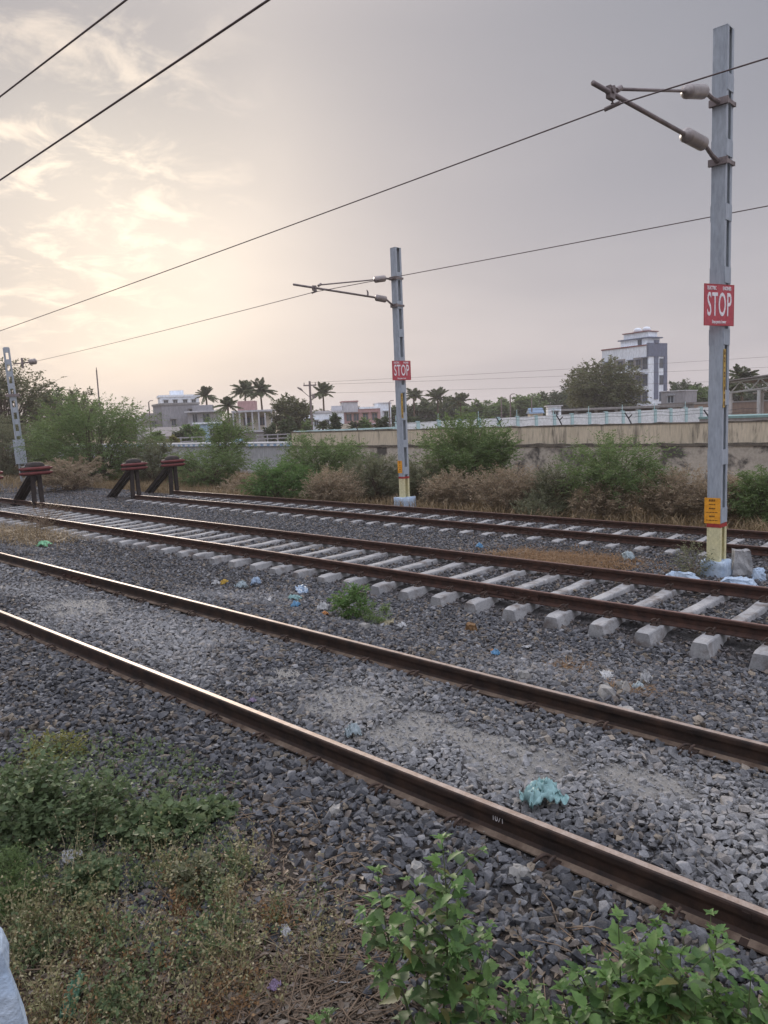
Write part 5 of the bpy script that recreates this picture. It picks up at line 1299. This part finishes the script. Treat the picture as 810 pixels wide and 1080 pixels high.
# brown-green seed-head weeds matted over the soil (uncountable)
def seed_weeds(name, label, X, Y, seed, hmax, mat, lsz, nl=10):
    rg = np.random.default_rng(seed); n = len(X); Z = gz(X, Y)
    h = rg.uniform(.04, hmax, n)*(.5+vnoise(X, Y, .25, seed)); lean = rg.normal(0, .45, (n, 2))
    C = []; D_ = []; L = []
    for k in range(nl):
        u = rg.uniform(.1, 1, n); c = np.stack([X+lean[:, 0]*h*u+rg.normal(0, .012, n), Y+lean[:, 1]*h*u+rg.normal(0, .012, n), Z+h*u], -1)
        C.append(c); D_.append(unit(rg.normal(size=(n, 3))+np.array([0, 0, .2]))); L.append(rg.uniform(.5, 1.3, n)*lsz)
    Ss = np.stack([lean[:, 0], lean[:, 1], np.ones(n)], -1); C.append(np.stack([X, Y, Z], -1)); D_.append(unit(Ss)); L.append(h*1.05)
    C = np.concatenate(C); D_ = np.concatenate(D_); L = np.concatenate(L); Wd = L*.6; Wd[-n:] = .003
    V, Qd = leaf_quads(C, D_, L, Wd, rg); o = fastmesh(name, V, Qd, M[mat]); tag(o, label, 'weeds', None, 'stuff')
rgc = np.random.default_rng(71)
cxs, cys = sample_px(72, 180, 1000, 170, 95, -.27, 1); c2x, c2y = sample_px(30, 60, 1050, 100, 60, -.27, 2)
cxs = np.concatenate([cxs, c2x]); cys = np.concatenate([cys, c2y])
for part, (mat_, nm_, lb_, hm, ls_) in enumerate((('seedhead', 'seed_head_weeds', 'loose brown green seed-head weeds over the lower left soil', .30, .017), ('grass_rust', 'dead_ground_weed', 'dead rust brown weeds matted in the lower left patch', .16, .016), ('lf_round', 'small_green_weeds', 'scattered green seedlings among the lower left brown weeds', .22, .024))):
    sel = np.arange(len(cxs)) % 5; sel = (sel < 3) if part == 0 else ((sel == 3) if part == 1 else (sel == 4))
    XX, YY = [], []
    for x_, y_ in zip(cxs[sel], cys[sel]):
        m_ = rgc.integers(8, 38); r_s = rgc.uniform(.025, .10)
        XX.append(x_+rgc.normal(0, r_s, m_)); YY.append(y_+rgc.normal(0, r_s, m_))
    seed_weeds(nm_, lb_, np.concatenate(XX), np.concatenate(YY), 3+part, hm, mat_, ls_, 10)
X1, Y1 = sample_px(1500, 80, 875, 170, 85, -.27, 4)
seed_weeds('small_green_weeds', 'small green leaves covering the soil at the left edge', X1, Y1, 5, .12, 'lf_round', .026, 7)
# dead leaves and twigs
X1, Y1 = sample_px(3200, 330, 1025, 120, 75, -.27, 6); X2, Y2 = sample_px(5200, 190, 970, 230, 130, -.27, 7); X3, Y3 = sample_px(900, 520, 1050, 200, 60, -.27, 8)
X = np.concatenate([X1, X2, X3]); Y = np.concatenate([Y1, Y2, Y3]); rg = np.random.default_rng(9); n = len(X)
C = np.stack([X, Y, gz(X, Y)+rg.uniform(.002, .03, n)], -1); a = rg.uniform(0, 6.28, n); D_ = unit(np.stack([np.cos(a), np.sin(a), rg.normal(0, .25, n)], -1))
L = rg.uniform(.015, .06, n); V, Qd = leaf_quads(C, D_, L, L*rg.uniform(.25, .7, n), rg, 2.5)
tag(fastmesh('leaf_litter', V, Qd, M['lf_litter']), 'dead leaves and scraps of bark littering the foreground soil', 'litter', None, 'stuff')
mb = MB()
for k in range(900):
    i = rg.integers(0, n); l = rg.uniform(.05, .28); a_ = rg.uniform(0, 6.28); p = Vector((X[i], Y[i], float(C[i][2])+.012)); d = Vector((math.cos(a_), math.sin(a_), rg.normal(0, .08)))
    bnd = Vector(rg.normal(0, .12, 3))*l; bnd.z = abs(bnd.z)*.5
    mb.tube([p, p+d*l*.5+bnd, p+d*l], [.0028, .0024, .0014], 5)
tag(mb.build('fallen_twigs', M['twig'], None, True), 'thin fallen twigs scattered over the foreground soil', 'twigs', None, 'stuff')

# painted marker stone cut by the lower left corner
a = Ad(2, 1004, 2.35); b_ = Ad(30, 1100, 2.35); n_ = Vector((a[0], a[1], 0)).normalized(); lft = Vector((-n_.y, n_.x, 0))
T = thing('marker_stone', 'pale blue painted marker stone at the lower left corner', 'stone', (a[0], a[1], -.3))
bm = bmesh.new(); rgs = np.random.default_rng(4)
av = Vector(a); bv = Vector(b_); sl = (bv-av)/(av.z-bv.z)
ring = []
NZ = 14
for k in range(NZ+1):
    z = av.z-(av.z+.32)*k/NZ; rp = av+sl*(av.z-z); w_ = .26
    row = [rp, rp+n_*.16, rp+n_*.16+lft*w_, rp+lft*w_]
    ring.append([bm.verts.new((v.x-a[0]+rgs.normal(0, .005), v.y-a[1]+rgs.normal(0, .005), z+.3+rgs.normal(0, .004))) for v in row])
for k in range(NZ):
    for j in range(4): bm.faces.new((ring[k][j], ring[k][(j+1) % 4], ring[k+1][(j+1) % 4], ring[k+1][j]))
bm.faces.new(ring[0][::-1]); bmesh.ops.recalc_face_normals(bm, faces=bm.faces)
me = bpy.data.meshes.new('stone_body'); bm.to_mesh(me); bm.free(); me.materials.append(M['white_base']); o = bpy.data.objects.new('stone_body', me); COL.objects.link(o); o.parent = T
bv_ = o.modifiers.new('bevel', 'BEVEL'); bv_.width = .015; bv_.segments = 2

# concrete blocks and whitewashed patch by the tall mast
def rough_block(name, label, cat, px, pyb, sx_, sy_, sz_, rz, mat, seed, z=-.5, taper=.2, sub=4, noise_=.012):
    q = Gz(px, pyb, z); rg = np.random.default_rng(seed)
    bm = bmesh.new(); bmesh.ops.create_cube(bm, size=1); bmesh.ops.subdivide_edges(bm, edges=bm.edges, cuts=sub, use_grid_fill=True)
    for v in bm.verts:
        k = 1-taper*(v.co.z+.5); v.co = Vector((v.co.x*sx_*k, v.co.y*sy_*k, (v.co.z+.35)*sz_))+Vector(rg.normal(0, noise_, 3))
    me = bpy.data.meshes.new(name); bm.to_mesh(me); bm.free(); me.materials.append(M[mat]); o = bpy.data.objects.new(name, me); COL.objects.link(o)
    o.location = (q[0], q[1], g1(q[0], q[1])); o.rotation_euler = (0, 0, rz); return tag(o, label, cat, None, 'thing')
rough_block('concrete_block', 'upright grey concrete block just right of the tall mast foot', 'block', 782, 605, .26, .30, .50, .5, 'sleeper', 1, -.55)
rough_block('whitewashed_stone', 'flat whitewashed mound left of the tall mast foot', 'stone', 718, 611, .34, .62, .16, .2, 'white_base', 2, -.5, .5)
rough_block('whitewashed_stone', 'low whitewashed slab in front of the tall mast foot, right side', 'stone', 778, 613, .30, .55, .12, .1, 'white_base', 3, -.48, .4)
rough_block('whitewashed_stone', 'small whitewashed lump beside the upright grey concrete block', 'stone', 800, 607, .22, .2, .20, .4, 'white_base', 4, -.5, .4)
M['pale_stone'] = surf('pale_dusty_stone', (.22, .215, .20), (.32, .305, .28), 6, .9, 0, .2, .4, .01, 30)
for i, (px, py, s_, lb) in enumerate(((656, 731, .17, 'pale angular stone lying beside the white paper between tracks'), (640, 745, .20, 'flat pale slab against the far side of the nearest track, centre right'), (553, 727, .15, 'pale flat stone by the far rail left of the white paper'), (660, 768, .16, 'pale stone touching the nearest track far rail on the right'),
      (384, 668, .16, 'pale flat stone below the bright green weed'), (440, 940, .11, 'large brownish stone just right of the centre weed tip'), (355, 878, .10, 'large tan stone on the dark ballast before the near rail'), (548, 945, .13, 'broad pale stone in front of the near rail at bottom right'))):
    rough_block('loose_stone', lb, 'stone', px, py, s_*.85, s_*.7, s_*.62, i*.7, 'pale_stone', 20+i, -.25, .35, 2, s_*.05)
rough_block('clay_lump', 'orange brown clay lump between the middle and nearest tracks', 'lump', 497, 668, .15, .14, .13, .3, 'grass_rust', 40, -.42, .4, 2, .012)

# plastic and paper scraps
def pmat(nm, c, tr=.25, rough=.45):
    mt, t, b = nmat(nm); n1 = noise(t, 16, 5, .6, pos(t)); cc_ = mix(t, ramp(t, n1, [(.35, 0), (.65, 1)]), tuple(v*.72 for v in c), c)
    t.links.new(cc_, b.inputs['Base Color']); b.inputs['Roughness'].default_value = rough
    tr_ = N(t, 'ShaderNodeBsdfTranslucent'); t.links.new(cc_, tr_.inputs['Color']); ms = N(t, 'ShaderNodeMixShader'); ms.inputs[0].default_value = tr
    t.links.new(b.outputs[0], ms.inputs[1]); t.links.new(tr_.outputs[0], ms.inputs[2]); t.links.new(ms.outputs[0], t.nodes['Material Output'].inputs['Surface'])
    return mt
SC = {'teal': pmat('teal_film', (.36, .58, .57)), 'pale': pmat('milky_film', (.42, .50, .52)), 'white': pmat('dirty_white_paper', (.58, .58, .57), rough=.8), 'green': pmat('mint_green_film', (.30, .66, .38)), 'blue': pmat('blue_film', (.16, .38, .60)),
      'yellow': pmat('yellow_wrapper', (.65, .42, .06)), 'orange': pmat('orange_wrapper', (.62, .27, .08)), 'carton': pmat('stained_carton', (.48, .42, .28), rough=.8), 'purple': pmat('purple_wrapper', (.36, .27, .40)), 'dgreen': pmat('green_film', (.14, .30, .19)), 'paleblue': pmat('pale_blue_film', (.40, .52, .66))}
def scrap(name, label, px, py, w, l, hgt, mat, seed, z=-.38, rz=None, flat=False):
    rg = np.random.default_rng(seed); q = Gz(px, py, z); n = 27
    u = np.linspace(-.5, .5, n); Uu, Vv = np.meshgrid(u, u, indexing='ij')
    th = np.arctan2(Vv, Uu); rr = 1-.22*vnoise(th*1.3+seed, th*0+seed, .5, seed)
    rdg = lambda f, k: 1-2*np.abs(vnoise(Uu*f+seed+2.3*Vv, Vv*f-1.7*Uu+seed, 1.0, seed+k)-.5)
    Z_ = (.8*vnoise(Uu*5+seed, Vv*5, 1.0, seed)+.8*rdg(7, 1)**2+.6*rdg(15, 2)**2)*hgt*.55
    dome = np.clip(1-(Uu**2+Vv**2)*3.4, 0, 1)*hgt*(0 if flat else .75)
    X_ = Uu*w*rr+(vnoise(Vv*9, Uu*9+seed, 1.0, seed+3)-.5)*w*.16; Y_ = Vv*l*rr+(vnoise(Uu*9+3, Vv*9+seed, 1.0, seed+4)-.5)*l*.16
    I_ = np.arange(n*n).reshape(n, n); Qd = np.stack([I_[:-1, :-1], I_[1:, :-1], I_[1:, 1:], I_[:-1, 1:]], -1).reshape(-1, 4)
    o = fastmesh(name, np.stack([X_, Y_, Z_+dome], -1).reshape(-1, 3), Qd, SC[mat], None, True)
    sl_ = o.modifiers.new('thickness', 'SOLIDIFY'); sl_.thickness = .002
    o.location = (q[0], q[1], g1(q[0], q[1])+.020); o.rotation_euler = (rg.normal(0, .1), rg.normal(0, .1), rg.uniform(0, 6.28) if rz is None else rz)
    return tag(o, label, 'litter', None, 'thing')
scrap('plastic_bag', 'crumpled pale teal plastic bag lying beside the near rail', 572, 850, .20, .26, .11, 'teal', 1, -.13)
scrap('plastic_scrap', 'mint green plastic scrap by the straw tuft on the left', 47, 577, .34, .22, .10, 'green', 2)
scrap('plastic_scrap', 'yellow wrapper left among the scraps between tracks', 237, 617, .14, .12, .06, 'yellow', 3)
scrap('paper_scrap', 'small white scrap touching the yellow wrapper', 228, 618, .14, .12, .05, 'white', 4)
scrap('plastic_scrap', 'milky plastic scrap right of the yellow wrapper', 254, 622, .20, .16, .09, 'pale', 5)
scrap('plastic_scrap', 'pale blue plastic scrap standing crumpled right of the milky one', 271, 618, .16, .14, .10, 'paleblue', 6)
scrap('paper_scrap', 'long white paper strip below the crumpled pale blue scrap', 283, 636, .34, .09, .03, 'white', 7, rz=.9, flat=True)
scrap('plastic_scrap', 'teal plastic scrap left of the bright green weed', 311, 635, .20, .10, .06, 'teal', 8)
scrap('plastic_scrap', 'blue plastic scrap below the teal one near the green weed', 312, 643, .15, .12, .06, 'blue', 9)
scrap('plastic_sheet', 'pale blue white plastic sheet stretched left of the green weed', 319, 625, .50, .18, .07, 'paleblue', 10, rz=1.0, flat=True)
scrap('wrapper', 'white wrapper at the left foot of the green weed', 341, 646, .17, .16, .08, 'white', 11)
scrap('wrapper', 'orange wrapper under the white one at the green weed', 343, 652, .12, .08, .04, 'orange', 12)
scrap('carton', 'stained yellowish flattened carton right of the green weed', 408, 661, .22, .18, .05, 'carton', 13, flat=True)
scrap('paper_scrap', 'pale grey scrap beside the stained carton', 424, 664, .14, .12, .05, 'white', 14)
scrap('paper_strip', 'upright white paper strip on the ballast before the middle track', 553, 683, .06, .17, .03, 'white', 15, rz=.5, flat=True)
scrap('wrapper', 'blue wrapper on the gravel left of the white papers', 523, 698, .10, .10, .05, 'blue', 16)
scrap('wrapper', 'small orange wrapper touching the blue one', 520, 693, .07, .06, .04, 'orange', 17)
scrap('paper_scrap', 'flat white paper among rusty weeds between tracks', 641, 717, .24, .12, .03, 'white', 18, rz=.8, flat=True)
scrap('paper_scrap', 'white folded paper chunk right of the flat white paper', 682, 724, .09, .11, .09, 'white', 19)
scrap('plastic_scrap', 'crumpled white plastic nearest the rail below the paper chunk', 673, 738, .13, .10, .05, 'pale', 20)
scrap('plastic_scrap', 'small blue scrap on the gravel between middle and farthest tracks', 506, 582, .16, .14, .08, 'blue', 21, -.58)
scrap('plastic_scrap', 'milky teal plastic on the rust coloured weeds', 663, 590, .40, .22, .10, 'pale', 22, -.60)
scrap('plastic_bag', 'small crumpled white bag inside the nearest track', 372, 778, .12, .13, .07, 'pale', 23, -.14)
scrap('wrapper', 'purple wrapper in the dead leaves at the bottom', 291, 1053, .055, .05, .03, 'purple', 24, -.27)
scrap('paper_scrap', 'small pale scrap among the dead leaves near the bottom', 302, 1000, .09, .05, .03, 'white', 25, -.27)
scrap('paper_scrap', 'crumpled greyish paper among the left creepers', 78, 918, .10, .10, .06, 'white', 26, -.25)
scrap('plastic_scrap', 'green plastic film strip in the lower left weeds', 75, 1045, .07, .24, .06, 'dgreen', 27, -.18, rz=-.6, flat=True)
scrap('plastic_scrap', 'pale blue scrap hanging in weeds at the left edge', 5, 848, .10, .12, .05, 'paleblue', 28, -.05)
scrap('paper_scrap', 'tiny purple scrap inside the nearest track at left', 266, 741, .06, .06, .03, 'purple', 29, -.14)
# white plastic spoon
q = Gz(361, 1045, -.27); T = thing('plastic_spoon', 'white plastic spoon lying in the dead leaves at bottom centre', 'spoon', (q[0], q[1], g1(q[0], q[1])+.03), .75)
mb = MB(); mb.tube([(0, -.045, 0), (0, 0, .004), (0, .03, .006)], [.003, .003, .004], 6); mb.build('handle', SC['white'], T, True)
n = 10; vs = [(.014*math.cos(2*math.pi*k/n), .045+.02*math.sin(2*math.pi*k/n), .008) for k in range(n)]+[(.009*math.cos(2*math.pi*k/n), .045+.013*math.sin(2*math.pi*k/n), .002) for k in range(n)]
mb = MB(); mb.add(vs, [(k, (k+1) % n, n+(k+1) % n, n+k) for k in range(n)]+[tuple(range(2*n-1, n-1, -1))]); mb.build('bowl', SC['white'], T, True)

# ------------------------------------------------------------------ evening haze: one box of air round everything
mb = MB(); mb.box(-905, 905, -905, 905, -3.5, 24)
mt = bpy.data.materials.new('haze_air'); mt.use_nodes = True; t = mt.node_tree; t.nodes.clear()
vo = N(t, 'ShaderNodeVolumePrincipled'); vo.inputs['Density'].default_value = .0006; vo.inputs['Color'].default_value = (.86, .82, .82, 1); vo.inputs['Anisotropy'].default_value = .3
ou = N(t, 'ShaderNodeOutputMaterial'); t.links.new(vo.outputs[0], ou.inputs['Volume'])
hz = mb.build('haze', mt); tag(hz, 'thin evening haze in the air', 'haze', None, 'stuff')
